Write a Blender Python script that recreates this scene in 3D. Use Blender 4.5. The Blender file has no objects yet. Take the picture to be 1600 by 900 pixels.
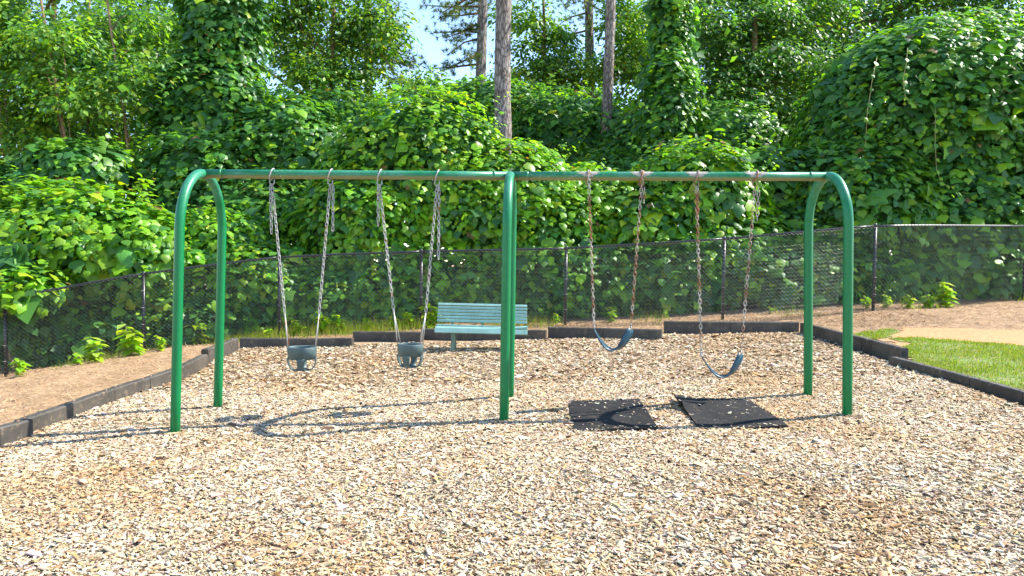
import bpy, bmesh, math, random
import numpy as np
from mathutils import Vector, Matrix

# ------------------------------------------------------------------ camera, world, sun, exposure
scene = bpy.context.scene
COL = scene.collection
F, PITCH, ROLL, CAMZ = 1130.0, math.radians(2.03), math.radians(0.7), 1.53
CAM = np.array([0.0, 0.0, CAMZ])
fw = np.array([0, math.cos(PITCH), -math.sin(PITCH)])
r0 = np.array([1.0, 0, 0]); u0 = np.array([0, math.sin(PITCH), math.cos(PITCH)])
rt = r0*math.cos(ROLL) + u0*math.sin(ROLL)
up = u0*math.cos(ROLL) - r0*math.sin(ROLL)
cam_data = bpy.data.cameras.new('camera'); cam = bpy.data.objects.new('camera', cam_data); COL.objects.link(cam)
M3 = Matrix(((rt[0], up[0], -fw[0]), (rt[1], up[1], -fw[1]), (rt[2], up[2], -fw[2])))
cam.matrix_world = Matrix.Translation(CAM) @ M3.to_4x4()
cam_data.sensor_width = 36.0; cam_data.lens = F/1600*36.0; cam_data.clip_end = 2000; cam_data.clip_start = 0.05
scene.camera = cam

SUN = np.array([1.88, 0.42, 1.98]); SUN = SUN/np.linalg.norm(SUN)
SUN_EL = math.asin(SUN[2]); SUN_AZ = math.atan2(SUN[0], SUN[1])
world = bpy.data.worlds.new('World'); scene.world = world; world.use_nodes = True
wn = world.node_tree; wn.nodes.clear()
sky = wn.nodes.new('ShaderNodeTexSky'); sky.sky_type = 'NISHITA'; sky.sun_disc = False
sky.sun_elevation = SUN_EL; sky.sun_rotation = SUN_AZ
sky.air_density = 1.0; sky.dust_density = 0.1; sky.ozone_density = 2.0; sky.altitude = 1200
bg = wn.nodes.new('ShaderNodeBackground'); bg.inputs['Strength'].default_value = 0.15
wo = wn.nodes.new('ShaderNodeOutputWorld')
wn.links.new(sky.outputs[0], bg.inputs[0]); wn.links.new(bg.outputs[0], wo.inputs[0])
sl = bpy.data.lights.new('sun', 'SUN'); sl.energy = 4.0; sl.angle = math.radians(0.5); sl.color = (1.0, 0.95, 0.86)
so = bpy.data.objects.new('sun', sl); COL.objects.link(so); so.location = (20, 5, 20)
so.rotation_euler = Vector(-SUN).to_track_quat('-Z', 'Y').to_euler()
scene.view_settings.view_transform = 'Standard'; scene.view_settings.look = 'None'
scene.view_settings.exposure = 1.68; scene.view_settings.gamma = 1.0
scene.view_settings.use_curve_mapping = False
scene.render.resolution_x = 1024; scene.render.resolution_y = 576

rng = np.random.default_rng(11); random.seed(5)

# ------------------------------------------------------------------ placing helpers
def W(px, py, d):
    return CAM + (fw + rt*((px-800)/F) + up*((450-py)/F))*d
def sstep(a, b, x):
    t = np.clip((x-a)/(b-a), 0, 1); return t*t*(3-2*t)
def plane(x, y):
    return 0.036*np.clip(x, -14, 14) + 0.038*(np.clip(y, -10, 16)-7.5)
FENCE_PX = [(-215, 500, 622, 12.9), (5, 466, 590, 13.5), (222, 428, 560, 14.1), (435, 402, 527, 14.7), (658, 393, 512, 15.0), (885, 388, 508, 15.0),
            (1133, 373, 500, 14.6), (1370, 353, 487, 14.4), (1606, 353, 470, 16.0), (1835, 356, 458, 17.5)]
FB = [W(p[0], p[2], p[3]) for p in FENCE_PX]; FT = [W(p[0], p[1], p[3]) for p in FENCE_PX]
FX = np.array([p[0] for p in FB]); FD = np.array([p[2]-plane(p[0], p[1]) for p in FB])
def hnoise(x, y):
    return (np.sin(x*1.7+y*0.9)*np.sin(y*1.3-x*0.5)*0.5 + np.sin(x*4.1+1.3)*np.sin(y*3.7+0.4)*0.25 + np.sin(x*9.3+y*4)*np.sin(y*8.1-x*3)*0.12)
def g(x, y):
    x = np.asarray(x, float); y = np.asarray(y, float)
    d = np.interp(x, FX, FD)
    fy = np.interp(x, FX, [p[1] for p in FB]); st = 12.4-5.0*sstep(5.8, 8.0, -x)-1.2*sstep(5.8, 8.0, x)
    return plane(x, y) + d*sstep(0, 1, (y-st)/(fy-0.15-st)) + 0.02*hnoise(x*0.7, y*0.7)*sstep(1.0, 2.5, np.abs(x)+1.2)
def G(px, py, h=0.0, gf=g):
    dr = fw + rt*((px-800)/F) + up*((450-py)/F)
    lo, hi = 1.0, 60.0
    for t in np.arange(1.0, 60.0, 0.05):
        p = CAM + dr*t
        if p[2] < gf(p[0], p[1]) + h:
            lo, hi = t-0.05, t; break
    for _ in range(30):
        m = (lo+hi)/2; p = CAM+dr*m
        if p[2] < gf(p[0], p[1])+h: hi = m
        else: lo = m
    return CAM + dr*lo

# ------------------------------------------------------------------ object helpers
def link(o, parent=None):
    COL.objects.link(o)
    if parent is not None: o.parent = parent
    return o
def tag(o, label=None, cat=None, group=None, kind=None):
    if label: o['label'] = label
    if cat: o['category'] = cat
    if group: o['group'] = group
    if kind: o['kind'] = kind
    return o
def empty(name, loc, label, cat, group=None):
    o = bpy.data.objects.new(name, None); o.empty_display_size = 0.2
    o.location = Vector([float(v) for v in loc]); link(o); tag(o, label, cat, group)
    return o
def np_mesh(name, V, Fc, mat, col=None, smooth=False):
    """V (n,3), Fc (m,k) uniform faces, col (n,3) per-vertex colour -> mesh"""
    me = bpy.data.meshes.new(name)
    V = np.ascontiguousarray(V, dtype=np.float32); Fc = np.ascontiguousarray(Fc, dtype=np.int32)
    k = Fc.shape[1]
    me.vertices.add(len(V)); me.vertices.foreach_set('co', V.ravel())
    me.loops.add(Fc.size); me.loops.foreach_set('vertex_index', Fc.ravel())
    me.polygons.add(len(Fc)); me.polygons.foreach_set('loop_start', np.arange(0, Fc.size, k, dtype=np.int32))
    if smooth: me.polygons.foreach_set('use_smooth', np.ones(len(Fc), dtype=bool))
    if col is not None:
        a = me.color_attributes.new('col', 'FLOAT_COLOR', 'POINT')
        c = np.ones((len(V), 4), dtype=np.float32); c[:, :3] = col
        a.data.foreach_set('color', c.ravel())
    me.update(calc_edges=True); me.validate()
    if mat: me.materials.append(mat)
    return me
def mobj(name, me, parent=None, loc=(0, 0, 0)):
    o = bpy.data.objects.new(name, me)
    if parent is not None:
        w = Vector((0, 0, 0)); q = parent
        while q is not None: w += Vector(q.location); q = q.parent
        o.location = -w if loc == (0, 0, 0) else loc
    else:
        o.location = loc
    return link(o, parent)
def bm_obj(name, bm, mat, parent=None, smooth=False, bevel=0):
    """bmesh in world coordinates -> object under parent (empty with only a location)"""
    me = bpy.data.meshes.new(name)
    bmesh.ops.recalc_face_normals(bm, faces=bm.faces[:])
    bm.to_mesh(me); bm.free()
    if smooth:
        for p in me.polygons: p.use_smooth = True
    me.materials.append(mat)
    o = mobj(name, me, parent)
    if bevel:
        m = o.modifiers.new('bevel', 'BEVEL'); m.width = bevel; m.segments = 2; m.limit_method = 'ANGLE'
    return o
def tube(bm, pts, rad, n=12, cap=True, close=False):
    pts = [Vector([float(c) for c in p]) for p in pts]
    if not isinstance(rad, (list, tuple)): rad = [rad]*len(pts)
    rings = []; prev = None
    for i, p in enumerate(pts):
        if close: t = pts[(i+1) % len(pts)]-pts[i-1]
        elif i == 0: t = pts[1]-p
        elif i == len(pts)-1: t = p-pts[i-1]
        else: t = pts[i+1]-pts[i-1]
        t.normalize()
        if prev is None:
            a = Vector((0, 0, 1)) if abs(t.z) < 0.9 else Vector((1, 0, 0))
            u = t.cross(a).normalized()
        else:
            u = (prev - t*prev.dot(t)).normalized()
        prev = u; v = t.cross(u)
        rings.append([bm.verts.new(p+(u*math.cos(2*math.pi*k/n)+v*math.sin(2*math.pi*k/n))*rad[i]) for k in range(n)])
    m = len(rings)
    for i in range(m if close else m-1):
        a, b = rings[i], rings[(i+1) % m]
        for k in range(n): bm.faces.new((a[k], a[(k+1) % n], b[(k+1) % n], b[k]))
    if cap and not close:
        bm.faces.new(rings[0]); bm.faces.new(rings[-1])
def box(bm, M, sx, sy, sz):
    """box centred at matrix M"""
    vs = [bm.verts.new(M @ Vector((x*sx/2, y*sy/2, z*sz/2))) for x in (-1, 1) for y in (-1, 1) for z in (-1, 1)]
    for f in ((0, 1, 3, 2), (4, 6, 7, 5), (0, 4, 5, 1), (2, 3, 7, 6), (0, 2, 6, 4), (1, 5, 7, 3)):
        bm.faces.new([vs[i] for i in f])
def frame(o, x, y=None, z=Vector((0, 0, 1))):
    x = Vector(x).normalized(); z = Vector(z)
    y = z.cross(x).normalized(); z = x.cross(y)
    return Matrix(((x.x, y.x, z.x, o[0]), (x.y, y.y, z.y, o[1]), (x.z, y.z, z.z, o[2]), (0, 0, 0, 1)))

# ------------------------------------------------------------------ materials
def mat(name):
    m = bpy.data.materials.new(name); m.use_nodes = True
    nt = m.node_tree; b = nt.nodes['Principled BSDF']
    return m, nt, b
def noise(nt, scale, detail=4, rough=0.6, vec=None):
    n = nt.nodes.new('ShaderNodeTexNoise'); n.inputs['Scale'].default_value = scale
    n.inputs['Detail'].default_value = detail; n.inputs['Roughness'].default_value = rough
    if vec is not None: nt.links.new(vec, n.inputs['Vector'])
    return n
def ramp(nt, fac, stops):
    r = nt.nodes.new('ShaderNodeValToRGB'); nt.links.new(fac, r.inputs[0])
    e = r.color_ramp.elements
    while len(e) < len(stops): e.new(0.5)
    for i, (p, c) in enumerate(stops): e[i].position = p; e[i].color = (*c, 1)
    return r
def bump(nt, b, h, strength, dist=0.01):
    n = nt.nodes.new('ShaderNodeBump'); n.inputs['Strength'].default_value = strength; n.inputs['Distance'].default_value = dist
    nt.links.new(h, n.inputs['Height']); nt.links.new(n.outputs[0], b.inputs['Normal'])
def geo_pos(nt):
    n = nt.nodes.new('ShaderNodeNewGeometry'); return n.outputs['Position']
def mixc(nt, fac, a, c2):
    n = nt.nodes.new('ShaderNodeMix'); n.data_type = 'RGBA'
    if hasattr(fac, 'links'): nt.links.new(fac, n.inputs['Factor'])
    else: n.inputs['Factor'].default_value = fac
    for s, v in ((n.inputs[6], a), (n.inputs[7], c2)):
        if hasattr(v, 'links'): nt.links.new(v, s)
        else: s.default_value = (*v, 1)
    return n.outputs[2]

def leaf_material(name, trans=0.45, rough=0.42, tint=(1.9, 1.8, 0.5), spec=0.45):
    m, nt, b = mat(name)
    a = nt.nodes.new('ShaderNodeAttribute'); a.attribute_name = 'col'
    nt.links.new(a.outputs['Color'], b.inputs['Base Color'])
    b.inputs['Roughness'].default_value = rough; b.inputs['Specular IOR Level'].default_value = spec
    t = nt.nodes.new('ShaderNodeBsdfTranslucent')
    mm = nt.nodes.new('ShaderNodeVectorMath'); mm.operation = 'MULTIPLY'; mm.inputs[1].default_value = tint
    nt.links.new(a.outputs['Color'], mm.inputs[0]); nt.links.new(mm.outputs[0], t.inputs['Color'])
    mx = nt.nodes.new('ShaderNodeMixShader'); mx.inputs[0].default_value = trans
    nt.links.new(b.outputs[0], mx.inputs[1]); nt.links.new(t.outputs[0], mx.inputs[2])
    nt.links.new(mx.outputs[0], nt.nodes['Material Output'].inputs['Surface'])
    return m
M_KUDZU = leaf_material('vine_leaf')
M_TREE = leaf_material('tree_leaf', 0.45, 0.45)
M_NEEDLE = leaf_material('pine_needle', 0.25, 0.5)
M_GRASS = leaf_material('grass_blade', 0.35, 0.5)

def attr_mat(name, rough=0.85, spec=0.25):
    m, nt, b = mat(name)
    a = nt.nodes.new('ShaderNodeAttribute'); a.attribute_name = 'col'
    nt.links.new(a.outputs['Color'], b.inputs['Base Color'])
    b.inputs['Roughness'].default_value = rough; b.inputs['Specular IOR Level'].default_value = spec
    return m
M_CHIP = attr_mat('wood_chip')
M_STRAW = attr_mat('pine_straw', 0.7)

# mulch bed base
m, nt, b = mat('mulch_base'); M_MULCH = m; pos = geo_pos(nt)
n1 = noise(nt, 55, 3, 0.7, pos); n2 = noise(nt, 1.3, 4, 0.6, pos)
r1 = ramp(nt, n1.outputs[0], [(0.3, (0.12, 0.072, 0.036)), (0.5, (0.28, 0.188, 0.10)), (0.68, (0.38, 0.285, 0.175))])
r2 = ramp(nt, n2.outputs[0], [(0.35, (0.75, 0.62, 0.46)), (0.6, (1, 1, 1))])
mm = nt.nodes.new('ShaderNodeMix'); mm.data_type = 'RGBA'; mm.blend_type = 'MULTIPLY'; mm.inputs['Factor'].default_value = 1
nt.links.new(r1.outputs[0], mm.inputs[6]); nt.links.new(r2.outputs[0], mm.inputs[7]); nt.links.new(mm.outputs[2], b.inputs['Base Color'])
b.inputs['Roughness'].default_value = 0.95; bump(nt, b, n1.outputs[0], 0.8, 0.02)

# ground: pine straw and clay soil
m, nt, b = mat('straw_soil'); M_GROUND = m; pos = geo_pos(nt)
n1 = noise(nt, 28, 5, 0.75, pos); n2 = noise(nt, 0.55, 4, 0.6, pos); n3 = noise(nt, 4, 4, 0.6, pos)
r1 = ramp(nt, n1.outputs[0], [(0.28, (0.19, 0.115, 0.055)), (0.5, (0.34, 0.215, 0.11)), (0.7, (0.43, 0.305, 0.175))])
r3 = ramp(nt, n3.outputs[0], [(0.38, (0.75, 0.7, 0.64)), (0.62, (1.0, 0.98, 0.95))])
mm = nt.nodes.new('ShaderNodeMix'); mm.data_type = 'RGBA'; mm.blend_type = 'MULTIPLY'; mm.inputs['Factor'].default_value = 1
nt.links.new(r1.outputs[0], mm.inputs[6]); nt.links.new(r3.outputs[0], mm.inputs[7])
nt.links.new(mm.outputs[2], b.inputs['Base Color']); b.inputs['Roughness'].default_value = 0.95
bump(nt, b, n1.outputs[0], 0.7, 0.02)

# bare clay patch
m, nt, b = mat('sandy_clay'); M_CLAY = m; pos = geo_pos(nt)
n1 = noise(nt, 14, 6, 0.7, pos); r1 = ramp(nt, n1.outputs[0], [(0.28, (0.26, 0.13, 0.05)), (0.55, (0.40, 0.215, 0.085)), (0.8, (0.45, 0.28, 0.14))])
nt.links.new(r1.outputs[0], b.inputs['Base Color']); b.inputs['Roughness'].default_value = 0.95; bump(nt, b, n1.outputs[0], 0.5, 0.02)
# soil under grass
m, nt, b = mat('turf_soil'); M_TURF = m; b.inputs['Base Color'].default_value = (0.13, 0.2, 0.03, 1); b.inputs['Roughness'].default_value = 0.95
pos = geo_pos(nt); n1 = noise(nt, 9, 5, 0.7, pos); r1 = ramp(nt, n1.outputs[0], [(0.35, (0.22, 0.17, 0.07)), (0.55, (0.10, 0.17, 0.025)), (0.75, (0.15, 0.24, 0.03))])
nt.links.new(r1.outputs[0], b.inputs['Base Color'])

# painted green steel; chalked where weather wears it (height and noise, wear with its own shape); beam underside tinted for bounce
def green_paint(name, chalk_lo, chalk_hi, under=False):
    m, nt, b = mat(name); pos = geo_pos(nt)
    n1 = noise(nt, 3.5, 5, 0.65, pos); n2 = noise(nt, 40, 4, 0.7, pos)
    sep = nt.nodes.new('ShaderNodeSeparateXYZ'); nt.links.new(pos, sep.inputs[0])
    mr = nt.nodes.new('ShaderNodeMapRange'); mr.inputs[1].default_value = chalk_lo; mr.inputs[2].default_value = chalk_hi
    nt.links.new(sep.outputs[2], mr.inputs[0])
    ad = nt.nodes.new('ShaderNodeMath'); ad.operation = 'MULTIPLY'; nt.links.new(mr.outputs[0], ad.inputs[0])
    mr2 = nt.nodes.new('ShaderNodeMapRange'); mr2.inputs[1].default_value = 0.35; mr2.inputs[2].default_value = 0.6; nt.links.new(n1.outputs[0], mr2.inputs[0])
    nt.links.new(mr2.outputs[0], ad.inputs[1])
    paint = ramp(nt, n2.outputs[0], [(0.3, (0.0005, 0.13, 0.036)), (0.7, (0.001, 0.16, 0.046))])
    chalk = ramp(nt, n2.outputs[0], [(0.3, (0.02, 0.17, 0.09)), (0.62, (0.05, 0.215, 0.13)), (0.8, (0.26, 0.3, 0.22))])
    c = mixc(nt, ad.outputs[0], paint.outputs[0], chalk.outputs[0])
    if under:
        g2 = nt.nodes.new('ShaderNodeNewGeometry'); s2 = nt.nodes.new('ShaderNodeSeparateXYZ'); nt.links.new(g2.outputs['True Normal'], s2.inputs[0])
        nn = nt.nodes.new('ShaderNodeMath'); nn.operation = 'MULTIPLY_ADD'; nn.inputs[1].default_value = 0.5; nt.links.new(n2.outputs[0], nn.inputs[0]); nt.links.new(s2.outputs[2], nn.inputs[2])
        lo = nt.nodes.new('ShaderNodeMapRange'); lo.inputs[1].default_value = 0.12; lo.inputs[2].default_value = -0.3; nt.links.new(nn.outputs[0], lo.inputs[0])
        c = mixc(nt, lo.outputs[0], c, (0.17, 0.18, 0.075))  # olive underside: grime plus ground bounce light put into the colour
    n3 = noise(nt, 75, 2, 0.5, pos); n4 = noise(nt, 2.3, 3, 0.6, pos)
    mu = nt.nodes.new('ShaderNodeMath'); mu.operation = 'MULTIPLY_ADD'; mu.inputs[1].default_value = 0.35; nt.links.new(n4.outputs[0], mu.inputs[0]); nt.links.new(n3.outputs[0], mu.inputs[2])
    fl = nt.nodes.new('ShaderNodeMapRange'); fl.inputs[1].default_value = 0.86 if under else 0.93; fl.inputs[2].default_value = 0.90 if under else 0.96; nt.links.new(mu.outputs[0], fl.inputs[0])
    c = mixc(nt, fl.outputs[0], c, (0.42, 0.40, 0.32) if under else (0.16, 0.10, 0.05))
    nt.links.new(c, b.inputs['Base Color'])
    b.inputs['Roughness'].default_value = 0.36; b.inputs['Specular IOR Level'].default_value = 0.33
    bump(nt, b, n2.outputs[0], 0.08, 0.003)
    return m
M_LEG = green_paint('green_paint', 1.9, 2.25)
M_BEAM = green_paint('weathered_bounce_green_paint', 1.0, 1.6, True)
m, nt, b = mat('primer_patch'); M_PRIMER = m; pos = geo_pos(nt); n1 = noise(nt, 30, 4, 0.7, pos)
r1 = ramp(nt, n1.outputs[0], [(0.35, (0.2, 0.19, 0.14)), (0.6, (0.36, 0.34, 0.29))]); nt.links.new(r1.outputs[0], b.inputs['Base Color']); b.inputs['Roughness'].default_value = 0.7

def steel(name, c0, c1, rust, lo, hi):
    m, nt, b = mat(name); pos = geo_pos(nt); n1 = noise(nt, 5.0, 3, 0.6, pos); n2 = noise(nt, 120, 3, 0.6, pos)
    r1 = ramp(nt, n2.outputs[0], [(0.3, c0), (0.7, c1)])
    mr = nt.nodes.new('ShaderNodeMapRange'); mr.inputs[1].default_value = lo; mr.inputs[2].default_value = hi; nt.links.new(n1.outputs[0], mr.inputs[0])
    c = mixc(nt, mr.outputs[0], r1.outputs[0], rust); nt.links.new(c, b.inputs['Base Color'])
    b.inputs['Roughness'].default_value = 0.5; b.inputs['Metallic'].default_value = 0.25
    return m
M_CHAIN = steel('galvanised_chain', (0.27, 0.265, 0.25), (0.45, 0.44, 0.41), (0.33, 0.12, 0.05), 0.58, 0.66)
M_RUSTCHAIN = steel('rusty_chain', (0.34, 0.31, 0.27), (0.5, 0.46, 0.38), (0.26, 0.10, 0.045), 0.44, 0.56)
M_RUST = steel('rusty_iron', (0.25, 0.15, 0.1), (0.36, 0.24, 0.17), (0.24, 0.09, 0.04), 0.45, 0.6)

def plain(name, c, rough=0.6, spec=0.4, nscale=8, var=0.25, bscale=60, bstr=0.15, scuff=None, sc_lo=0.62):
    m, nt, b = mat(name); pos = geo_pos(nt); n1 = noise(nt, nscale, 4, 0.6, pos); n2 = noise(nt, bscale, 3, 0.6, pos)
    lo = tuple(v*(1-var) for v in c); hi = tuple(min(1, v*(1+var)) for v in c)
    r1 = ramp(nt, n1.outputs[0], [(0.3, lo), (0.7, hi)]); cc = r1.outputs[0]
    if scuff:
        n5 = noise(nt, 13, 6, 0.75, pos); mr = nt.nodes.new('ShaderNodeMapRange'); mr.inputs[1].default_value = sc_lo-.06; mr.inputs[2].default_value = sc_lo+.05; mr.inputs[4].default_value = 0.7
        nt.links.new(n5.outputs[0], mr.inputs[0]); cc = mixc(nt, mr.outputs[0], cc, scuff)
    nt.links.new(cc, b.inputs['Base Color'])
    b.inputs['Roughness'].default_value = rough; b.inputs['Specular IOR Level'].default_value = spec
    bump(nt, b, n2.outputs[0], bstr, 0.004)
    return m
M_BUCKET = plain('grey_green_rubber', (0.06, 0.095, 0.095), 0.5)
M_BELT = plain('blue_rubber', (0.004, 0.042, 0.07), 0.42)
M_SLAT = plain('pale_teal_paint', (0.19, 0.335, 0.295), 0.45, 0.4, 5, 0.15, scuff=(0.12, 0.16, 0.12), sc_lo=0.64)
M_BENCHLEG = plain('dull_green_steel', (0.12, 0.19, 0.14), 0.5)
M_MAT = plain('black_rubber', (0.014, 0.013, 0.013), 0.8, 0.2, 3, 0.35, 150, 0.5, (0.07, 0.055, 0.04), 0.6)
M_TIMBER = plain('dark_plastic_timber', (0.06, 0.052, 0.042), 0.62, 0.35, 2.5, 0.4, 90, 0.3, (0.17, 0.13, 0.085), 0.6)
M_TIMBER_CAP = plain('timber_end', (0.03, 0.03, 0.03), 0.7)
M_FPOST = plain('black_vinyl', (0.018, 0.018, 0.02), 0.35, 0.5, 4, 0.2)
M_WIRE = plain('black_vinyl_wire', (0.11, 0.11, 0.105), 0.3, 0.8, 4, 0.2)
M_STEM = plain('vine_stem', (0.16, 0.12, 0.06), 0.8)
M_BROWNBARK = plain('brown_bark', (0.16, 0.095, 0.05), 0.85, 0.2, 9, 0.45, 30, 0.7)
M_PALEBARK = plain('pale_brown_bark', (0.26, 0.165, 0.095), 0.85, 0.2, 9, 0.4, 30, 0.6)
M_TENDRIL = plain('pale_tendril', (0.22, 0.22, 0.08), 0.6)
m, nt, b = mat('pine_bark'); M_PINE = m; tc = geo_pos(nt)
mp = nt.nodes.new('ShaderNodeMapping'); mp.inputs['Scale'].default_value = (1, 1, 0.28); nt.links.new(tc, mp.inputs[0])
vo = nt.nodes.new('ShaderNodeTexVoronoi'); vo.feature = 'DISTANCE_TO_EDGE'; vo.inputs['Scale'].default_value = 13; 
nz = noise(nt, 7, 4, 0.7, mp.outputs[0]); 
mv = nt.nodes.new('ShaderNodeMix'); mv.data_type = 'RGBA'; mv.inputs['Factor'].default_value = 0.12; nt.links.new(mp.outputs[0], mv.inputs[6]); nt.links.new(nz.outputs[1], mv.inputs[7])
nt.links.new(mv.outputs[2], vo.inputs['Vector'])
r1 = ramp(nt, vo.outputs['Distance'], [(0.0, (0.06, 0.048, 0.042)), (0.10, (0.24, 0.21, 0.19)), (0.35, (0.42, 0.38, 0.35))])
n2 = noise(nt, 2.2, 4, 0.6, tc); r2 = ramp(nt, n2.outputs[0], [(0.35, (0.62, 0.55, 0.5)), (0.6, (1, 0.97, 0.93))])
mm = nt.nodes.new('ShaderNodeMix'); mm.data_type = 'RGBA'; mm.blend_type = 'MULTIPLY'; mm.inputs['Factor'].default_value = 1
nt.links.new(r1.outputs[0], mm.inputs[6]); nt.links.new(r2.outputs[0], mm.inputs[7]); nt.links.new(mm.outputs[2], b.inputs['Base Color'])
b.inputs['Roughness'].default_value = 0.9; bump(nt, b, vo.outputs['Distance'], 0.9, 0.05)

# ------------------------------------------------------------------ ground sheet, mulch bed, clay patch, turf
def sheet(name, xs, ys, zoff, material, keep=None):
    X, Y = np.meshgrid(xs, ys); Z = g(X, Y)+zoff
    V = np.stack([X, Y, Z], -1).reshape(-1, 3); nx = len(xs); ny = len(ys)
    i = np.arange(nx*ny).reshape(ny, nx)
    Fc = np.stack([i[:-1, :-1], i[:-1, 1:], i[1:, 1:], i[1:, :-1]], -1).reshape(-1, 4)
    if keep is not None:
        c = V[Fc].mean(1); Fc = Fc[keep(c[:, 0], c[:, 1])]
        u, inv = np.unique(Fc, return_inverse=True); V = V[u]; Fc = inv.reshape(-1, 4)
    o = mobj(name, np_mesh(name, V, Fc, material, smooth=True))
    o['kind'] = 'structure'
    return o
xs = np.concatenate([[-600, -300, -150, -80, -50, -35, -25], np.arange(-18, 18.01, 0.3), [25, 35, 50, 80, 150, 300, 600]])
ys = np.concatenate([[-60, -30, -15, -8, -4, -2], np.arange(-1, 22.01, 0.3), [25, 30, 40, 60, 100, 200, 400, 900]])
sheet('ground', xs, ys, 0.0, M_GROUND)

TH = 0.17   # timber height above the mulch
# border corner line, taken at the top inner edge of the timbers
BL_ = [G(-140, 712, TH), G(20, 660, TH), G(110, 635, TH), G(197, 606, TH), G(267, 582, TH)]
cBL = G(373, 531, TH); cBR = G(1250, 505, TH)
lfar = G(373, 531, TH); l2 = G(30, 657, TH)
dl = (l2-lfar)[:2]; dl = dl/np.linalg.norm(dl)
r2_ = G(1573, 604, TH); dr_ = (r2_-cBR)[:2]; dr_ = dr_/np.linalg.norm(dr_)
lnear = lfar[:2]+dl*16; rnear = cBR[:2]+dr_*16
POLY = np.array([lfar[:2], cBR[:2], rnear, lnear])
def in_bed(x, y, inset=0.0):
    x = np.asarray(x); y = np.asarray(y); ok = np.ones(x.shape, bool)
    for i in range(4):
        a = POLY[i]; b_ = POLY[(i+1) % 4]; e = b_-a; n_ = np.array([e[1], -e[0]])/np.linalg.norm(e)
        ok &= ((x-a[0])*n_[0]+(y-a[1])*n_[1]) > inset
    return ok
bed = sheet('mulch_bed', np.arange(-12, 12.01, 0.12), np.arange(-2, 13.6, 0.12), 0.03, M_MULCH, lambda x, y: in_bed(x, y, 0.02))
def gm(x, y): return g(x, y)+0.03

# patches outside the border at the right
def ell_keep(pts):
    P = np.array([G(*p)[:2] for p in pts])
    def f(x, y):
        ins = np.zeros(x.shape, bool); xw = x+0.25*hnoise(x*1.8, y*1.8); yw = y+0.25*hnoise(y*1.5+3, x*1.9)
        for i in range(len(P)):
            a, c = P[i], P[(i+1) % len(P)]
            cr = ((a[1] > yw) != (c[1] > yw)) & (xw < (c[0]-a[0])*(yw-a[1])/(c[1]-a[1]+1e-9)+a[0])
            ins ^= cr
        return ins & ~in_bed(x, y, -0.15)
    return f
clay_k = ell_keep([(1345, 526), (1420, 513), (1600, 516), (1750, 522), (1750, 575), (1560, 545), (1480, 542), (1400, 545)])
turf_k = ell_keep([(1402, 546), (1396, 532), (1440, 528), (1530, 535), (1600, 544), (1800, 556), (1900, 720), (1600, 650), (1450, 585)])
turf2_k = ell_keep([(1346, 524), (1358, 514), (1392, 515), (1402, 523), (1390, 531), (1360, 532)])
sheet('clay_patch', np.arange(4, 14, 0.1), np.arange(5, 14, 0.1), 0.010, M_CLAY, clay_k)
sheet('lawn_strip', np.arange(4, 14, 0.1), np.arange(4, 13, 0.1), 0.018, M_TURF, lambda x, y: turf_k(x, y) | turf2_k(x, y))

# ------------------------------------------------------------------ generic scatter builders
def frames(n, t):
    n = n/np.linalg.norm(n, axis=1, keepdims=True)
    t = t - n*(n*t).sum(1, keepdims=True); t = t/np.maximum(np.linalg.norm(t, axis=1, keepdims=True), 1e-6)
    return np.cross(t, n), t, n
def scatter(template, faces, pos, n, t, sc, col, name, material):
    x, y, z = frames(n, t)
    T = template[None]*sc[:, None, None] if sc.ndim == 1 else template[None]*sc[:, None, :]
    V = pos[:, None]+x[:, None]*T[..., 0:1]+y[:, None]*T[..., 1:2]+z[:, None]*T[..., 2:3]
    k = len(template); Fc = faces[None]+(np.arange(len(pos))*k)[:, None, None]
    return np_mesh(name, V.reshape(-1, 3), Fc.reshape(-1, faces.shape[1]), material, np.repeat(col, k, axis=0))
# broad lobed vine leaf: 9 verts, 8 triangles; y runs from stalk to tip
LEAF = np.array([[0, .42, .05], [0, 0, 0], [.36, .06, -.04], [.52, .40, -.07], [.30, .60, -.05], [0, 1.0, -.14], [-.30, .60, -.05], [-.52, .40, -.07], [-.36, .06, -.04]])
LEAF_F = np.array([[0, i, i+1 if i < 8 else 1] for i in range(1, 9)])
LEAF_B = np.array([[0, .42, .07], [0, .05, 0], [.30, -.04, -.02], [.47, .28, -.02], [.33, .62, -.09], [.04, .98, -.2], [-.26, .66, -.06], [-.5, .36, -.12], [-.33, .0, -.06]])
SMALL = np.array([[0, 0, 0], [.30, .45, .05], [0, 1, -.06], [-.30, .45, .05]])
SMALL_F = np.array([[0, 1, 2], [0, 2, 3]])

def colours(n, stops, w, jit=0.18, r=rng):
    s = np.array(stops); i = r.choice(len(s), n, p=np.array(w)/sum(w))
    c = s[i]*(1+jit*r.standard_normal((n, 1)))*(1+0.06*r.standard_normal((n, 3)))
    return np.clip(c, 0.004, 0.9)

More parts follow.
